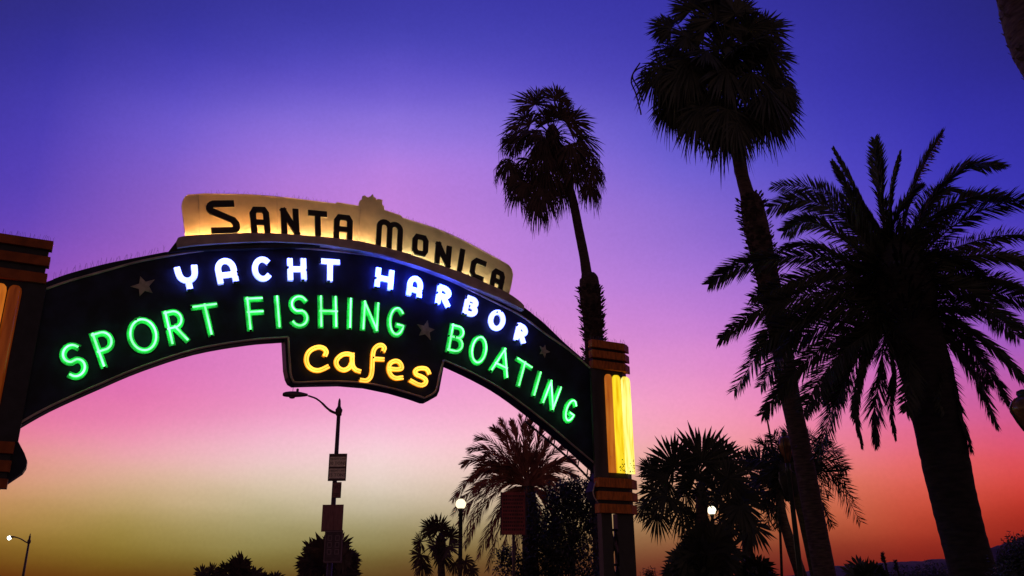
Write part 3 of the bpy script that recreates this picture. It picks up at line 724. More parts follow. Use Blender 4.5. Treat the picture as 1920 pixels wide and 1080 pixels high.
def frond(mb, P, leaf_len, n=46, sweep=50, wid=0.026, spread=70, rr0=0.022, start=0.10, droop=0.12, roll=None):
    roll = R(random.uniform(30, 85) * random.choice((-1, 1))) if roll is None else roll
    Q = catmull(P, max(2, int(60 / (len(P) - 1)))); N = len(Q)
    mb.tube(Q[::4] + [Q[-1]] if (N - 1) % 4 else Q[::4], [rr0 * (1 - 0.85 * i / (len(Q[::4]) + 1)) for i in range(len(Q[::4]) + (1 if (N - 1) % 4 else 0))], 4)
    ref = Vector((random.uniform(-1, 1), random.uniform(-1, 1), random.uniform(-.3, 1)))
    for i in range(n):
        t = start + (1 - start) * (i + random.random() * .7) / n
        f = t * (N - 1); j = min(int(f), N - 2); p = Q[j].lerp(Q[j + 1], f - j); tg = (Q[j + 1] - Q[j]).normalized()
        A = tg.cross(UP); A = A.normalized() if A.length > 0.05 else tg.orthogonal().normalized(); B = A.cross(tg).normalized()
        A, B = A * math.cos(roll) + B * math.sin(roll), B * math.cos(roll) - A * math.sin(roll)
        prof = min(1, (t - start) / 0.12 + 0.35) * (1 - max(0, (t - 0.72) / 0.28) ** 1.6 * 0.62)
        for sg in (-1, 1):
            th = R(random.uniform(-spread, spread))
            od = A * sg * math.cos(th) + B * math.sin(th)
            sw = R(sweep * random.uniform(.8, 1.2))
            d = (tg * math.cos(sw) + od * math.sin(sw)).normalized()
            sd = d.cross(A.lerp(B, random.random())); sd = sd.normalized() if sd.length > .05 else B
            blade(mb, p, d, sd, leaf_len * prof * random.uniform(.85, 1.12), wid, droop, n=2)

# --- date palm on the right, dominant
YC = 17.0
pc = thing('date_palm', down_to_ground(at(1870, 1270, YC)), 'huge feathery date palm with a thick black trunk, filling the right side', 'palm tree', 'palms round the gateway')
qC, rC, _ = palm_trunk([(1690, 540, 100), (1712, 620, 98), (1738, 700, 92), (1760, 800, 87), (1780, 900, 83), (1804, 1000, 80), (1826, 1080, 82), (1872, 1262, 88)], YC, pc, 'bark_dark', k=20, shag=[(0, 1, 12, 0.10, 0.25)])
cmb = MB(); hc = at(1690, 505, YC)
cmb.lathe(at(1695, 560, YC), [(0.35, -0.75), (0.58, -0.35), (0.64, 0.1), (0.56, 0.5), (0.42, 0.9), (0.15, 1.3), (0.02, 1.5)], 16)
for _ in range(420):
    th = random.uniform(0, 6.28); h = random.uniform(-0.7, 0.8); d = Vector((math.cos(th), math.sin(th), random.uniform(-.5, .9))).normalized()
    blade(cmb, at(1695, 560, YC) + Vector((math.cos(th) * .5, math.sin(th) * .5, h)), d, d.cross(UP).normalized(), random.uniform(.3, .8), 0.06, 0.15)
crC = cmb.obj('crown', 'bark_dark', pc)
z3 = lambda P: [(1320 + x / 1.687, 220 + y / 1.687) for x, y in P]
FR = [
 [(520, 470), (370, 440), (220, 445), (100, 475), (15, 528)], [(500, 540), (330, 560), (170, 610), (50, 700)],
 [(540, 600), (380, 630), (220, 690), (95, 865)], [(560, 640), (430, 690), (290, 800), (185, 940)],
 [(560, 420), (460, 300), (350, 225), (218, 215)], [(540, 430), (430, 310), (320, 262), (207, 285)],
 [(520, 450), (420, 370), (330, 330), (252, 362)], [(580, 400), (510, 290), (460, 190), (410, 100)], [(585, 400), (500, 300), (440, 200), (405, 140)],
 [(590, 400), (565, 280), (550, 180), (540, 72)], [(600, 400), (590, 300), (600, 200), (620, 115)],
 [(620, 400), (650, 260), (695, 150), (755, 50)], [(640, 410), (720, 260), (820, 160), (942, 152)],
 [(640, 420), (690, 290), (750, 225), (830, 243)], [(660, 440), (700, 380), (745, 330), (788, 285)],
 [(680, 440), (780, 350), (900, 285), (1020, 262), (1110, 290)], [(680, 450), (800, 410), (930, 375), (1080, 370)],
 [(680, 480), (820, 440), (960, 440), (1100, 490)], [(680, 500), (820, 500), (960, 520), (1080, 600)],
 [(680, 560), (800, 590), (920, 555), (1050, 590)], [(680, 590), (830, 610), (960, 640), (1080, 740)],
 [(680, 610), (820, 660), (930, 740), (1030, 850)], [(660, 640), (770, 700), (860, 820), (925, 975)],
 [(650, 660), (730, 750), (790, 880), (845, 1045)], [(590, 700), (600, 800), (590, 900), (605, 1012)],
 [(570, 700), (560, 810), (540, 920), (545, 1032)], [(540, 700), (500, 800), (478, 920), (500, 1040)],
 [(530, 680), (470, 790), (410, 920), (355, 1075)], [(540, 660), (440, 740), (360, 840), (315, 930)],
 [(520, 620), (380, 660), (260, 730), (180, 850)], [(520, 590), (360, 600), (230, 660), (160, 760)],
 [(520, 500), (400, 480), (280, 520), (150, 570)], [(700, 520), (820, 540), (900, 600), (1000, 700)],
 [(640, 620), (700, 720), (740, 820), (760, 930)], [(560, 560), (420, 560), (300, 640), (250, 760)],
 [(620, 420), (600, 340), (640, 260), (680, 220)], [(560, 440), (500, 360), (470, 300), (455, 230)],
 [(520, 490), (420, 430), (330, 400), (250, 410)], [(660, 460), (740, 440), (820, 480), (900, 540)],
 [(660, 600), (780, 660), (850, 740), (900, 850)], [(600, 640), (640, 740), (650, 830), (640, 930)],
 [(530, 520), (400, 510), (270, 560), (190, 640)], [(640, 400), (740, 300), (860, 250), (960, 250)],
 [(540, 650), (460, 740), (420, 830), (400, 900)], [(660, 640), (820, 700), (900, 800), (960, 900)],
]
for i, f in enumerate(FR):
    P = z3(f); dy = random.uniform(-1.9, 1.9); n_ = len(P)
    pts = [at(*P[j], YC + dy * (j / (n_ - 1)) ** 1.0 * (0.9 if j else 0)) for j in range(n_)]
    narrow = i in (7, 8, 10, 26, 24)
    mb = MB(); frond(mb, [hc.lerp(pts[0], 0.25)] + pts, 0.28 if narrow else 0.50, n=200, sweep=22 if narrow else 38, wid=0.034, spread=20 if i % 2 else 34)
    mb.obj('frond', 'leaf', crC)

# --- tall fan palms
def low_of(ex): return ex[0] if ex else 0.35
def tall_fan(label, Y, heart_px, blobs, path, r_scale, extra, m_leaf='leaf', shag=(0.3, 0.8), boots_size=0.2, thread=0.2, zone=None, nseg=32, solid=True):
    t = thing('fan_palm', down_to_ground(at(path[-1][0], path[-1][1], Y)), label, 'palm tree', 'palms round the gateway')
    q, rq, tr = palm_trunk(path, Y, t, shag=[(shag[0], shag[1], 34, boots_size * 1.35, 1.0), (0, 1, 3, .07, .2)])
    h = at(*heart_px, Y); cm = MB()
    r0 = rq[0]
    cm.lathe(h, [(r0 * 1.1, -0.7), (r0 * 1.8, -0.3), (r0 * 2.0, 0.1), (r0, 0.45), (0.02, 0.6)], 12)
    for _ in range(160):
        th = random.uniform(0, 6.28); d = Vector((math.cos(th), math.sin(th), random.uniform(-1.6, .6))).normalized()
        blade(cm, h + Vector((math.cos(th) * r0, math.sin(th) * r0, random.uniform(-.7, .3))), d, d.cross(UP).normalized(), random.uniform(.4, 1.0), 0.05, 0.3)
    cr = cm.obj('crown', m_leaf, t)
    pm = (h - cam.location).length / math.hypot(F, heart_px[0] - 960, 540 - heart_px[1])      # metres per pixel, nearly
    for (bx, by, br, *ex) in blobs:
        if not solid: br *= 1.42 if low_of(ex) < .4 else .88
        for rep in range(3 if solid else 2):
            dy = random.uniform(-1, 1) * 0.8
            hub = at(bx + random.uniform(-.28, .28) * br, by + random.uniform(-.28, .28) * br, Y + dy)
            a = (hub - h); low = ex[0] if ex else 0.35
            a = a.normalized() - UP * low
            face = Vector((random.uniform(-.5, .5), -1, random.uniform(-.3, .7)))
            lo_ = random.uniform(.45, .6) if solid else random.uniform(.5, 1.1)
            mb = MB(); fan_leaf(mb, h, hub - a.normalized() * br * pm * lo_, br * pm * ((1.42 if solid else 1.15) + max(0, lo_ - .45) * .8), a, face, nseg, random.uniform(100, 140) if solid else random.uniform(75, 120), droop=0.12 + low * 0.5 + (0 if solid else .10), thread=thread if low > .3 else 0)
            mb.obj('frond', m_leaf, cr)
    for _ in range(extra):
        th = random.uniform(0, 6.28); e = random.uniform(-.9, 1.0)
        d = Vector((math.cos(th), math.sin(th), e)).normalized(); L = random.uniform(.5, 1.0) * zone
        hub = h + d * L; mb = MB()
        fan_leaf(mb, h, hub, zone * .75, d - UP * .5, Vector((-d.y, d.x, .5)), nseg, 90, droop=.35, thread=thread)
        mb.obj('frond', m_leaf, cr)
    return t, h, cr
z1 = lambda x, y, r, *e: (860 + x / 1.8, 100 + y / 1.8, r / 1.8, *e)
blA = [z1(255, 145, 45, -.1), z1(330, 110, 42, -.1), z1(180, 210, 55, .1), z1(350, 185, 45, -.1), z1(432, 195, 48, .1), z1(455, 285, 42, .3),
       z1(170, 305, 52, .5), z1(165, 390, 50, 1.0), z1(215, 460, 55, 1.4), z1(285, 490, 60, 1.6), z1(335, 470, 50, 1.5), z1(440, 360, 52, .9), z1(465, 420, 45, 1.2),
       z1(300, 350, 70, .8), z1(250, 330, 60, .8), z1(390, 340, 50, .8), z1(240, 400, 60, 1.2), z1(300, 430, 60, 1.3), z1(395, 420, 48, 1.2), z1(210, 250, 45, .2), z1(190, 440, 50, 1.3), z1(260, 520, 42, 1.8), z1(300, 195, 35, 0), z1(455, 460, 40, 1.6)]
tall_fan('tall slim fan palm with a ragged hanging crown, directly behind the right gateway tower', 33.0, (1036, 254), blA,
         [(1040, 262, 14), (1058, 320, 15), (1074, 375, 16), (1085, 430, 17), (1095, 480, 18), (1100, 512, 20), (1104, 524, 36), (1107, 560, 40), (1111, 600, 36), (1114, 650, 36), (1122, 850, 34), (1130, 1080, 34), (1134, 1185, 38)],
         1.0, 3, m_leaf='leaf_dry', shag=(0.5, 0.72), boots_size=0.22, thread=0.5, zone=1.2, solid=False)
z2 = lambda x, y, r, *e: (1160 + x / 2.7, y / 2.7, r / 2.7, *e)
blB = [z2(225, 105, 85, .2), z2(360, -10, 110, 0), z2(500, 10, 130, 0), z2(480, -80, 130, 0), z2(620, 20, 90, 0), z2(745, 120, 110, .1), z2(690, 160, 100, .3), z2(240, 265, 95, .4), z2(190, 400, 100, .9), z2(270, 440, 110, .9),
       z2(250, 540, 95, 1.3), z2(350, 400, 110, .8), z2(420, 620, 100, 1.3), z2(500, 560, 120, 1.2), z2(560, 640, 120, 1.4), z2(610, 650, 85, 1.4), z2(790, 520, 130, .6), z2(760, 570, 115, 1.0), z2(800, 300, 95, .3),
       z2(700, 420, 120, .6), z2(820, 420, 90, .5), z2(420, 250, 120, .3), z2(600, 250, 120, .3), z2(520, 400, 130, .7), z2(330, 180, 90, .1), z2(430, 120, 100, 0), z2(560, 130, 100, 0), z2(730, 240, 100, .2), z2(300, 330, 100, .5), z2(380, 530, 90, 1.1), z2(880, 480, 70, .5)]
tB, hB, crB = tall_fan('tallest fan palm with a dense round crown cut by the top edge', 22.0, (1367, 118), blB,
         [(1368, 150, 20), (1375, 240, 21), (1387, 310, 23), (1400, 360, 26), (1408, 378, 40), (1417, 420, 46), (1430, 480, 44), (1448, 560, 40), (1464, 640, 38), (1481, 740, 36), (1503, 844, 36), (1523, 950, 38), (1547, 1080, 41), (1576, 1228, 44)],
         1.0, 4, shag=(0.26, 0.55), boots_size=0.17, thread=0.12, zone=1.2, nseg=36)
# hanging loops at the far left of that crown
mb = MB()
for s_ in ([(1200, 118), (1187, 138), (1184, 155), (1192, 175), (1200, 205), (1202, 215)], [(1212, 122), (1192, 132), (1186, 145), (1196, 165), (1206, 190)]):
    mb.tube(catmull([at(x, y, 21.6) for x, y in s_], 5), 0.022, 4)
mb.obj('hanging_strand', 'leaf_dry', crB)
# --- palm at the top right corner
YD = 10.0
pd = thing('fan_palm', down_to_ground(at(2130, 700, YD)), 'shaggy palm trunk cut off by the top right corner', 'palm tree', 'palms round the gateway')
qD, rD, _ = palm_trunk([(1905, -260, 90), (1930, -60, 120), (1948, 20, 128), (1968, 80, 128), (1995, 150, 120), (2060, 420, 90), (2130, 700, 80), (2230, 1150, 84)], YD, pd, shag=[(0.0, 0.62, 34, 0.13)])
hD = at(1905, -270, YD); cm = MB(); cm.lathe(hD, [(.25, -.5), (.4, -.1), (.3, .3), (.02, .5)], 12); crD = cm.obj('crown', 'leaf_dry', pd)
for i in range(16):
    th = i * 2.4; e = random.uniform(-.1, 1.2); d = Vector((math.cos(th), math.sin(th), e)).normalized(); mb = MB()
    fan_leaf(mb, hD, hD + d * 1.0, .8, d - UP * .4, Vector((-d.y, d.x, .5)), 26, 95, droop=.3); mb.obj('frond', 'leaf_dry', crD)

# --- feathery palm behind the arch, centre
def feather_palm(label, Y, heart_px, tips, path, leaf_len, m_leaf, dyr=1.5, n=40, sweep=38, bow=0.12, heart_r=0.3, bark='bark', wid=0.03, group='palms round the gateway'):
    t = thing('feather_palm', down_to_ground(at(path[-1][0], path[-1][1], Y)), label, 'palm tree', group)
    palm_trunk(path, Y, t, bark)
    h = at(*heart_px, Y); cm = MB(); cm.lathe(h, [(heart_r * .6, -heart_r * 2.5), (heart_r, -heart_r), (heart_r * .9, .1), (heart_r * .3, heart_r * 1.6), (.02, heart_r * 2.2)], 12)
    for _ in range(80):
        th = random.uniform(0, 6.28); d = Vector((math.cos(th), math.sin(th), random.uniform(-.5, 1.5))).normalized()
        blade(cm, h, d, d.cross(UP).normalized(), random.uniform(.4, .9), 0.05, 0.1)
    cr = cm.obj('crown', m_leaf, t)
    for (x, y, *o) in tips:
        k = o[0] if o else 1.0
        tip = at(x, y, Y + random.uniform(-dyr, dyr)); L = (tip - h).length
        mid = h.lerp(tip, .45) + UP * bow * L * k
        mb = MB(); frond(mb, [h, h.lerp(mid, .5) + UP * .03 * L, mid, h.lerp(tip, .78) + UP * bow * .75 * L * k, tip], leaf_len, n=n, sweep=sweep, wid=wid, spread=60, rr0=.03)
        mb.obj('frond', m_leaf, cr)
    return t
z4 = lambda x, y, *e: (700 + x / 3.273, 750 + y / 3.273, *e)
tipsE = [z4(552, 392, 1.6), z4(590, 305, 1.5), z4(638, 232, 1.3), z4(600, 490, 2.0), z4(740, 172, .8), z4(780, 125, .6), z4(850, 135, .3), z4(905, 100, .1), z4(965, 120, .1), z4(1030, 178, .3), z4(1100, 225, .6),
         z4(1165, 290, .9), z4(1225, 370, 1.3), z4(1240, 470, 1.8), z4(484, 615, 2.2), z4(490, 700, 2.2), z4(560, 905, 2.2), z4(640, 975, 2.0), z4(700, 1045, 1.8), z4(1190, 560, 2), z4(1130, 640, 2), z4(560, 820, 2.4), z4(700, 900, 2), z4(780, 1000, 1.5),
         z4(620, 560, 1.8), z4(820, 200, .5), z4(1130, 420, 1.4), z4(690, 330, 1.1), z4(1060, 260, .4), z4(930, 150, .1), z4(520, 760, 2.2), z4(1200, 660, 2), z4(860, 990, 1), z4(1060, 920, 1), z4(1150, 800, 1.5), z4(640, 420, 1.5)]
feather_palm('reddish feathery palm with a painted rosy glow, behind the right half of the arch', 36.0, (990, 912), tipsE, [(990, 912, 26), (993, 960, 30), (995, 1080, 32), (997, 1180, 34)], 0.60, 'leaf_rosy_glow', sweep=24, n=84, wid=0.042)

# --- generic stiff fan palm (hubs given in pixels)
def low_fan(label, Y, heart_px, fans, path, m_leaf='leaf', name='fan_palm', nseg=30, bark='bark', category='palm tree', group='palms round the gateway', pr=0.02):
    base = down_to_ground(at(path[-1][0], path[-1][1], Y)) if path else down_to_ground(at(*heart_px, Y))
    t = thing(name, base, label, category, group)
    if path: palm_trunk(path, Y, t, bark)
    else: palm_trunk([(*heart_px, 16), (heart_px[0] + 2, 1110, 20)], Y, t, bark)
    h = at(*heart_px, Y); cm = MB(); r0 = 0.15
    cm.lathe(h, [(r0, -.5), (r0 * 1.3, -.2), (r0, .2), (.02, .4)], 10)
    for _ in range(60):
        th = random.uniform(0, 6.28); d = Vector((math.cos(th), math.sin(th), random.uniform(-1, 1))).normalized()
        blade(cm, h, d, d.cross(UP).normalized(), random.uniform(.3, .6), 0.05, 0.2)
    cr = cm.obj('crown', m_leaf, t); pm = Y / F
    for (x, y, r, *o) in fans:
        low = o[0] if o else 0.0
        hub = at(x, y, Y + random.uniform(-.6, .6)); a = (hub - h)
        a = (a.normalized() if a.length > 0.1 else UP) - UP * low
        mb = MB(); fan_leaf(mb, h, hub, r * pm * 1.14, a, Vector((random.uniform(-.35, .35), -1, random.uniform(-.2, .5))), nseg, 138, droop=0.05 + low * .3, petr=pr)
        mb.obj('frond', m_leaf, cr)
    return t
z5 = lambda x, y, r, *e: (1120 + x / 3.273, 750 + y / 3.273, r / 3.273, *e)
low_fan('spiky fan palm just right of the gateway tower, in front of a lit globe', 26.0, (1315, 925),
        [z5(470, 400, 190), z5(640, 380, 230), z5(760, 370, 170), z5(420, 480, 170, .3), z5(800, 480, 150, .3), z5(430, 590, 140, .6), z5(370, 700, 110, .9), z5(520, 660, 120, 1.3), z5(590, 700, 120, 1.8), z5(860, 600, 170, .6), z5(880, 650, 130, 1),
         z5(600, 480, 150), z5(700, 520, 130), z5(350, 560, 110, .4), z5(300, 640, 100, .8), z5(540, 560, 120, .5), z5(330, 420, 90, 0)],
        [(1315, 925, 20), (1317, 1000, 24), (1320, 1080, 26), (1325, 1200, 28)], nseg=34)
low_fan('dark broad fan palm low between the globe lamp and the slanting trunks', 30.0, (1400, 965),
        [(1375, 900, 42), (1400, 880, 48), (1425, 875, 46), (1350, 930, 40, .3), (1430, 930, 44, .5), (1380, 960, 44, .8), (1410, 985, 40, 1.2), (1360, 985, 34, 1), (1440, 905, 40, .2), (1395, 920, 40)],
        [(1400, 965, 18), (1403, 1080, 22), (1405, 1190, 24)], nseg=28)
# feathery king palm behind the slanting trunks
tipsF = [(1614, 979, 2.6), (1600, 935, 2.4), (1587, 880, 2.0), (1575, 850, 1.4), (1585, 905, 2.0), (1457, 990, 2.0), (1430, 950, 2.0), (1415, 900, 1.6), (1400, 860, 1.2), (1425, 830, .8), (1450, 815, .4), (1480, 805, .2), (1520, 815, .4), (1550, 825, .8), (1410, 925, 2), (1440, 985, 2), (1500, 800, .1), (1560, 985, 2.2), (1535, 960, 1.8)]
feather_palm('slim feathery palm whose drooping fronds reach out right of the slanting trunk', 27.0, (1478, 893), tipsF,
             [(1460, 905, 13), (1466, 960, 16), (1482, 1020, 20), (1502, 1080, 22), (1530, 1180, 24)], 0.55, 'leaf', sweep=46, n=80, bark='bark', dyr=.8, wid=.032)
feather_palm('thin greenish palm trunk squeezed between two darker slanting trunks', 25.0, (1478, 880), [(1440, 850, .6), (1500, 840, .4), (1465, 830, .2), (1430, 900, 1.6), (1530, 880, 1.6), (1555, 930, 2.2)],
             [(1480, 872, 12), (1493, 930, 15), (1507, 980, 17), (1530, 1080, 20), (1556, 1190, 22)], 0.45, 'leaf', n=36, bark='bark_green', dyr=.6)
# bare stalk
st = thing('bare_stalk', down_to_ground(at(1460, 1180, 28)), 'thin leaning bare stalk rising above the fan palms', 'plant')
mb = MB(); mb.tube([at(1433, 761, 28), at(1441, 800, 28), at(1450, 850, 28), at(1463, 1000, 28), at(1470, 1190, 28)], [.02, .03, .035, .04, .05], 6); mb.tube([at(1430, 757, 28), at(1434, 770, 28)], [.005, .04], 5); mb.obj('stalk', 'bark', st)

z4c = lambda x, y, r, *e: (700 + x / 3.273, 750 + y / 3.273, r / 3.273, *e)
low_fan('small fan palm beside the lit globe post, left of the reddish palm', 28.0, (826, 1022),
        [z4c(400, 800, 95), z4c(360, 790, 80, .1), z4c(290, 870, 75, .1), z4c(290, 950, 85, .4), z4c(300, 1010, 85, .8), z4c(460, 900, 80, .3), z4c(470, 840, 75), z4c(420, 950, 85, 1), z4c(560, 990, 70, .9), z4c(600, 1040, 60, 1), z4c(380, 900, 80, .2), z4c(500, 1000, 60, .8)],
        [(826, 1022, 12), (828, 1080, 14), (832, 1190, 16)], m_leaf='leaf_dry', nseg=26)
def bushy_palm(label, Y, cx, cy, rx, ry, nf, rf, m='leaf_dry'):
    fans = []
    for i in range(nf):
        th = random.uniform(-0.15, math.pi + .15); rr_ = random.uniform(.0, .85) ** .6
        fans.append((cx + rx * rr_ * math.cos(th), cy - ry * rr_ * math.sin(th), rf * random.uniform(.8, 1.35), .35 * (1 - math.sin(th))))
    return low_fan(label, Y, (cx, cy), fans, [(cx, cy, 14), (cx + 1, cy + 60, 16), (cx + 2, 1170, 18)], m_leaf=m, nseg=17, pr=.015)
bushy_palm('shaggy dark palm crown behind the street lamp post', 45, 614, 1075, 50, 62, 42, 22)
bushy_palm('low dark palm top at the bottom edge, left of the street lamp', 50, 445, 1088, 34, 34, 22, 20)
bushy_palm('smallest shaggy palm top at the bottom edge, leftmost of the palms', 52, 392, 1090, 22, 20, 12, 18)
bushy_palm('flat shaggy palm top at the bottom edge between two larger ones', 52, 498, 1096, 26, 18, 12, 18)
bushy_palm('dark spiky palm mass low under the fan palm right of the tower', 24, 1320, 1075, 48, 74, 34, 34, 'leaf')
bushy_palm('rounded dark palm low beside the slanting trunks, at the bottom edge', 28, 1412, 1085, 34, 30, 22, 25, 'leaf')
bushy_palm('spiky shrub palm at the foot of the far hills', 30, 1627, 1090, 34, 34, 20, 24, 'leaf')
bushy_palm('second dark spiky palm right of the tower foot, lower and leftmost', 25, 1275, 1085, 24, 26, 14, 20, 'leaf')

# --- broadleaf trees and bushes
def leafy(label, Y, blobs, name='tree', cat='tree', leaf=0.10, per=900, trunk_px=None, m='leaf', group=None, depth=1.0):
    x0, y0 = blobs[0][:2]
    t = thing(name, down_to_ground(at(x0, y0, Y)), label, cat, group); pm = Y / F
    top = at(x0, y0 + blobs[0][3] * .5, Y); mb = MB(); b = down_to_ground(top)
    r_ = 0.05 + 0.02 * top.z
    mb.tube([b, b.lerp(top, .5) + Vector((.06, 0, 0)), top], [r_ * 1.4, r_, r_ * .6], 8)
    for (x, y, rx, ry) in blobs: mb.tube([top - UP * .2, at(x, y, Y)], [r_ * .5, r_ * .2], 5)
    mb.obj('trunk' if cat == 'tree' else 'stem', 'bark_dark', t)
    mb = MB()
    for (x, y, rx, ry) in blobs:
        c = at(x, y, Y + random.uniform(-.5, .5)); n_ = int(per * rx * ry / 1600)
        for cl in range(max(6, n_ // 14)):
            d = Vector((random.gauss(0, 1), random.gauss(0, 1), random.gauss(0, 1))).normalized() * random.uniform(.35, 1.0) ** .5
            cc = c + Vector((d.x * rx * pm, d.y * rx * pm * depth, d.z * ry * pm))
            for _ in range(14):
                p = cc + Vector((random.gauss(0, 1), random.gauss(0, 1), random.gauss(0, 1))) * leaf * 1.4
                dd = Vector((random.gauss(0, 1), random.gauss(0, 1), random.gauss(0, 1) - .3)).normalized()
                blade(mb, p, dd, dd.orthogonal().normalized(), leaf * random.uniform(.8, 1.8), leaf * .55, .1, n=2)
    mb.obj('crown' if cat == 'tree' else 'foliage', m, t)
    return t
leafy('dense black leafy tree behind the lower right end of the arch', 31, [(1070, 985, 50, 60), (1040, 1020, 44, 60), (1090, 940, 38, 45), (1055, 930, 30, 30), (1085, 1060, 40, 40), (1115, 925, 18, 30), (1020, 1060, 34, 50), (1110, 975, 16, 30), (1000, 985, 14, 60), (980, 1065, 22, 26), (945, 1060, 16, 30)], per=1500)
leafy('small round dark bush top right of the gateway tower foot', 24, [(1216, 1080, 9, 11)], 'bush', 'bush', .05, 6000)
leafy('small dark bush top left of the gateway tower foot', 24, [(1131, 1072, 9, 10)], 'bush', 'bush', .05, 6000)
leafy('tall dark bush cut off by the bottom right corner', 14, [(1915, 1030, 22, 24), (1905, 1062, 28, 30), (1925, 1085, 45, 40), (1885, 1088, 18, 20), (1940, 1040, 20, 30)], 'bush', 'bush', .05, 2600)
leafy('low dark shrub under the trunk of the huge date palm', 22, [(1700, 1082, 26, 12), (1745, 1078, 30, 16), (1790, 1086, 30, 14), (1870, 1085, 22, 12)], 'bush', 'bush', .06, 2600)
# agave-like flower stalks
for k_, (x, y, y2, lb) in enumerate(((1656, 1042, 1085, 'leaning flower spike above the spiky shrub, the taller and left of two'), (1680, 1056, 1086, 'shorter flower spike, right of its taller twin, above the low shrubs'))):
    st = thing('flower_spike', down_to_ground(at(x + 20, 1150, 20)), lb, 'plant', 'flower spikes by the date palm')
    mb = MB(); mb.tube([at(x, y, 20), at(x + 5, y + 20, 20), at(x + 14, y2 + 20, 20), at(x + 22, 1240, 20)], [.02, .022, .025, .03], 6)
    mb.obj('stem', 'bark_dark', st); mb = MB()
    for i in range(70):
        p = at(x + random.gauss(0, 1.2), y + random.uniform(-4, 13), 20 + random.uniform(-.04, .04)); d = Vector((random.gauss(0, 1), random.gauss(0, 1), 1)).normalized()
        blade(mb, p, d, d.orthogonal().normalized(), .07, .035, 0, n=2)
    mb.obj('flower_head', 'leaf', st)

# ------------------------------------------------------------------ street lamp with signs
YL = 38.0
def fixed(px, py, Y=YL): return at(px, py, Y)
lp = thing('street_lamp', down_to_ground(at(622, 1060, YL)), 'tall unlit street lamp with a curved arm and signs, under the arch', 'street lamp', 'cobra-head street lamps')
base = down_to_ground(at(623, 1080, YL)); base = Vector((fixed(635, 780).x, YL, 0))
topp = fixed(635.5, 770); x0 = topp.x
mb = MB()
mb.tube([Vector((x0, YL, 0)), Vector((x0, YL, .3)), Vector((x0, YL, .32)), Vector((x0, YL, topp.z))], [.19, .19, .13, .085], 12); mb.obj('pole', 'metal', lp)
mb = MB(); zt = topp.z
mb.lathe(Vector((x0, YL, zt)), [(.085, -.25), (.13, -.2), (.13, -.1), (.15, -.05), (.16, .04), (.11, .12), (.07, .2), (.055, .45), (.04, .5), (.02, .56)], 12); mb.obj('finial', 'metal', lp)
mb = MB(); A = [fixed(634, 776), fixed(622, 771.5), fixed(612, 764), fixed(603, 755), fixed(592, 747), fixed(578, 742)]
mb.tube(catmull(A, 6), [0.06] * 9 + [0.05] * 9 + [0.04] * 13, 8); mb.obj('arm', 'metal', lp)
def cobra(c, L, parent, lensm, Yd):
    X = Vector((1, 0, 0)); prof = [(-.5, .25, .3), (-.48, .6, .6), (-.38, .9, .85), (-.2, 1.0, 1.0), (.0, .95, 1.0), (.2, .8, .85), (.38, .55, .6), (.5, .3, .4)]
    mb = MB(); vs = []; k = 12
    for t, w, h in prof:
        for j in range(k):
            q = 2 * math.pi * j / k; zz = math.sin(q)
            vs.append(c + X * t * L + Vector((0, 1, 0)) * math.cos(q) * .17 * L * w + UP * ((zz * .16 if zz > 0 else zz * .08) * L * h - .02 * L * (t + .5)))
    fs = [(i * k + j, i * k + (j + 1) % k, (i + 1) * k + (j + 1) % k, (i + 1) * k + j) for i in range(len(prof) - 1) for j in range(k)]
    fs += [tuple(range(k - 1, -1, -1)), tuple((len(prof) - 1) * k + j for j in range(k))]
    mb.add(vs, fs, True); hd_ = mb.obj('lamp_head', 'metal', parent)
    mb = MB(); mb.lathe(c + X * -.12 * L - UP * .10 * L, [(.03 * L, -.05 * L), (.1 * L, -.03 * L), (.13 * L, .03 * L)], 12); mb.obj('lens', lensm, hd_)
    return hd_
hd1 = cobra(fixed(553.5, 740.5), 1.13, lp, 'metal', YL)
mb = MB(); c = fixed(558, 731); mb.lathe(c, [(.06, -.08), (.06, .03), (.03, .06)], 8); c = fixed(549.5, 729); mb.tube([c - UP * .12, c + UP * .07], .012, 5); mb.obj('photocell', 'metal', hd1)
def text_mesh(txt, size, origin, xdir, zdir, m, parent, name='lettering', ndir=None, depth=.004):
    cu = bpy.data.curves.new(name, 'FONT'); cu.body = txt; cu.size = size; cu.align_x = 'CENTER'; cu.align_y = 'CENTER'; cu.extrude = depth; cu.resolution_u = 2
    to = bpy.data.objects.new('tmp', cu); COL.objects.link(to); bpy.context.view_layer.update()
    me = bpy.data.meshes.new_from_object(to.evaluated_get(bpy.context.evaluated_depsgraph_get())); bpy.data.objects.remove(to)
    nd = xdir.cross(zdir)
    mb = MB(); mb.add([origin + xdir * v.co.x + zdir * v.co.y + nd * v.co.z for v in me.vertices], [tuple(p.vertices) for p in me.polygons])
    return mb.obj(name, m, parent)
X = Vector((1, 0, 0)); YV = Vector((0, 1, 0))
def board(name, px0, py0, px1, py1, Y, m, parent, th=.02, rot=0.0, tilt=0.0):
    a = at(px0, py1, Y); b = at(px1, py0, Y); c = (a + b) / 2; hx = abs(b.x - a.x) / 2; hz = abs(b.z - a.z) / 2
    ex = X * math.cos(tilt) + UP * math.sin(tilt); ez = UP * math.cos(tilt) - X * math.sin(tilt)
    mb = MB(); mb.box(c, ex * hx, YV * th, ez * hz); o = mb.obj(name, m, parent)
    return o, c, hx, hz, ex, ez
YB = YL - .16
o, c, hx, hz, ex, ez = board('weight_sign', 614.5, 850.5, 651, 902, YB, 'sign_ink', lp); hzs = hz
fc = c - YV * .024
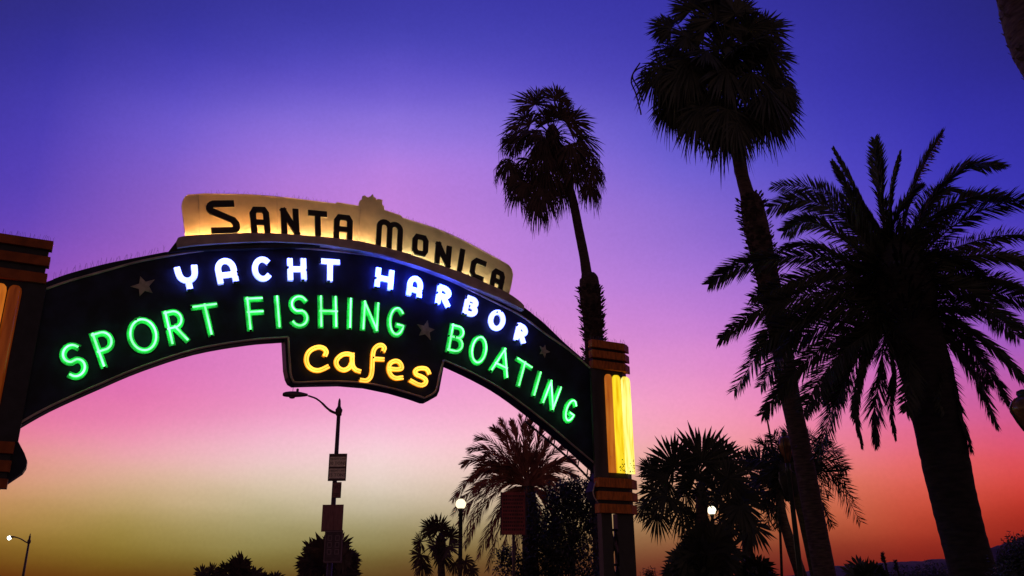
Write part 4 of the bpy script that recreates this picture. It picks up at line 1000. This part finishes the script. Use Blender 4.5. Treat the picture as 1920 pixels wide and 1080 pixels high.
for s_, l1, l2 in ((1, 'WEIGHT LIMIT', '10 TONS'), (-1, 'WEIGHT LIMIT', '15 TONS')):
    mb = MB(); cc = fc + ez * (hz * .43 * s_ - hz * .03) ; mb.box(cc, ex * hx * .9, YV * .003, ez * hz * .36); pl = mb.obj('sign_plate', 'sign_face', o)
    text_mesh(l1, .115, cc - YV * .006 + ez * hz * .2, ex, ez, 'sign_ink', o); text_mesh(l2, .19, cc - YV * .006 - ez * hz * .12, ex, ez, 'sign_ink', o)
o, c, hx, hz, ex, ez = board('small_sign', 622, 904, 640.5, 934, YB, 'sign_ink', lp)
mb = MB(); mb.box(c - YV * .023, ex * hx * .86, YV * .003, ez * hz * .9); mb.obj('sign_plate', 'sign_brown', o)
text_mesh('NO', .24, c - YV * .028 + ez * hz * .4, ex, ez, 'sign_ink', o)
mb = MB(); mb.box(c - YV * .028 - ez * hz * .45, ex * hx * .6, YV * .002, ez * hz * .04); mb.box(c - YV * .028 - ez * hz * .65, ex * hx * .6, YV * .002, ez * hz * .04); mb.obj('ruled_line', 'sign_ink', o)
o, c, hx, hz, ex, ez = board('blank_sign', 602, 946, 644.5, 997, YB, 'sign_brown', lp)
mb = MB(); mb.box(c - YV * .03, ex * hx * .12, YV * .008, ez * hz * .98); mb.obj('back_rail', 'sign_brown', o)
o, c, hx, hz, ex, ez = board('panel_sign', 606, 994, 643.5, 1056, YB - .06, 'sign_dark', lp)
mb = MB()
for i in (-1, 1):
    for j in range(3):
        cc = c - YV * .022 + ex * hx * .42 * i + ez * hz * (.52 - .42 * j); s_ = hx * .24
        for q in (-1, 1): mb.box(cc + ez * s_ * q, ex * s_, YV * .003, ez * s_ * .14); mb.box(cc + ex * s_ * q * .85, ex * s_ * .14, YV * .0035, ez * s_ * .8)
mb.box(c - YV * .022 + ez * hz * .93, ex * hx * .93, YV * .003, ez * .014); mb.box(c - YV * .022 - ez * hz * .93, ex * hx * .93, YV * .003, ez * .014)
mb.box(c - YV * .0225 + ex * hx * .93, ex * .014, YV * .003, ez * hz * .9); mb.box(c - YV * .0225 - ex * hx * .93, ex * .014, YV * .003, ez * hz * .9)
mb.obj('square_symbol', 'sign_mark', o)
# far lamp at the bottom left
YF = 88.0
fl = thing('street_lamp', Vector((at(53, 1020, YF).x, YF, 0)), 'tiny far street lamp shining at the lower left corner', 'street lamp', 'cobra-head street lamps')
tp = at(55, 1012, YF); mb = MB(); mb.tube([Vector((tp.x, YF, 0)), Vector((tp.x, YF, tp.z + .35))], [.16, .09], 10); mb.obj('pole', 'metal', fl)
mb = MB(); mb.tube(catmull([at(55, 1019, YF), at(48, 1016, YF), at(40, 1011, YF), at(32, 1008, YF), at(27, 1007, YF)], 5), .06, 6); mb.obj('arm', 'metal', fl)
mb = MB(); mb.lathe(Vector((tp.x, YF, tp.z)), [(.1, -.4), (.17, -.3), (.17, -.1), (.08, .1), (.05, .5), (.02, .6)], 10); mb.obj('finial', 'metal', fl)
h2 = cobra(at(24, 1007, YF), .7, fl, 'metal', YF)
mb = MB(); c = at(17.5, 1008.5, YF); mb.lathe(c, [(.02, -.22), (.16, -.12), (.2, 0), (.14, .14), (.02, .2)], 12); mb.obj('lit_lens', 'far_lamp', h2)
# globe lamps
def globe_lamp(px, py, rpx, Y, label, m, pole_px, lat=None):
    c = at(px, py, Y); r = rpx * Y / F
    t = thing('globe_lamp', Vector((c.x, c.y, 0)), label, 'street lamp', 'lit globe lamp posts')
    mb = MB(); w = pole_px * Y / F / 2
    mb.lathe(Vector((c.x, c.y, 0)), [(w * 2.2, 0), (w * 2.2, .2), (w * 1.6, .35), (w * 1.15, .9), (w, 1.2), (w * .9, c.z - r - .25), (w * 1.3, c.z - r - .2), (w * .9, c.z - r - .1), (w * 1.5, c.z - r * .85)], 12); mb.obj('post', 'metal_green', t)
    mb = MB(); mb.lathe(c, [(r * math.cos(a) , r * math.sin(a)) for a in [R(-90 + 15 * i) for i in range(13)]], 18); mb.obj('globe', m, t)
    mb = MB(); mb.lathe(c + UP * r, [(r * .25, -.03), (r * .2, .03), (r * .05, .12)], 8); mb.obj('cap', 'metal_green', t)
globe_lamp(864, 945, 9.3, 30, 'lit globe lamp post left of the red notice board', 'globe', 8)
globe_lamp(1334.5, 957, 7.8, 27.5, 'lit globe lamp glowing beside the fan palm right of the tower', 'globe_white', 6)
globe_lamp(1512.5, 972, 7.5, 26, 'lit globe lamp showing as a sliver between two slanting trunks', 'globe_white', 5)
def lantern(px, py, w, h, Y, label):
    c = at(px, py, Y); k = Y / F; W2 = w * k / 2; H = h * k
    t = thing('post_lantern', Vector((c.x, c.y, 0)), label, 'street lamp', 'unlit ornate post lanterns')
    mb = MB(); zb = c.z - H * .5
    mb.lathe(Vector((c.x, c.y, 0)), [(.2, 0), (.2, .25), (.13, .4), (.08, .9), (.06, zb - .3), (.1, zb - .25), (.06, zb - .15), (W2 * .35, zb - .02)], 12); mb.obj('post', 'metal_green', t)
    mb = MB(); mb.lathe(c, [(W2 * .35, -H * .5), (W2 * .42, -H * .42), (W2 * .75, -H * .2), (W2, H * .02), (W2 * .98, H * .12), (W2 * .8, H * .26), (W2 * .45, H * .34)], 16); mb.obj('glass', 'amber_glass', t)
    mb = MB(); mb.lathe(c, [(W2 * .55, H * .32), (W2 * .35, H * .36), (W2 * .42, H * .42), (W2 * .38, H * .48), (W2 * .1, H * .52)], 12)
    for i in range(6):
        a = i * math.pi / 3
        mb.tube([c + Vector((math.cos(a) * W2 * r_, math.sin(a) * W2 * r_, H * z_)) for r_, z_ in ((.45, -.42), (.78, -.2), (1.03, .02), (1.01, .12), (.6, .31))], .012, 4)
    mb.obj('cage', 'metal_green', t)
lantern(1925, 772, 56, 82, 14, 'unlit ornate lantern cut off by the right edge, beside the date palm')
lantern(1473, 838, 26, 58, 23.5, 'unlit amber lantern half hidden behind the slanting trunk')
# red notice board
nb = thing('notice_board', Vector((at(962, 1000, 29).x, 29, 0)), 'dark red notice board full of printed lines, in front of the reddish palm', 'sign')
o, c, hx, hz, ex, ez = board('board', 939.5, 923, 985, 1003, 29, 'notice', nb, th=.025, tilt=R(-0.6))
mb = MB()
for r_ in range(10):
    mb = MB(); zz = .82 - .175 * r_; x_ = -.82
    while x_ < .8:
        w_ = random.uniform(.03, .085)
        mb.box(c - YV * .028 + ex * hx * (x_ + w_) + ez * hz * zz, ex * hx * w_, YV * .002, ez * hz * .05); x_ += 2 * w_ + .05
    mb.obj('printed_line', 'notice_ink', o)
mb = MB()
for s_ in (-1, 1): mb.box(c + ex * hx * s_ , ex * .02, YV * .035, ez * (hz + .02))
mb.obj('edge_frame', 'sign_dark', nb)
mb = MB(); zb = c.z - hz; mb.tube([Vector((c.x, 29.08, 0)), Vector((c.x, 29.08, c.z + hz * .8))], .05, 8); mb.obj('post', 'metal', nb)
bpy.context.view_layer.update()
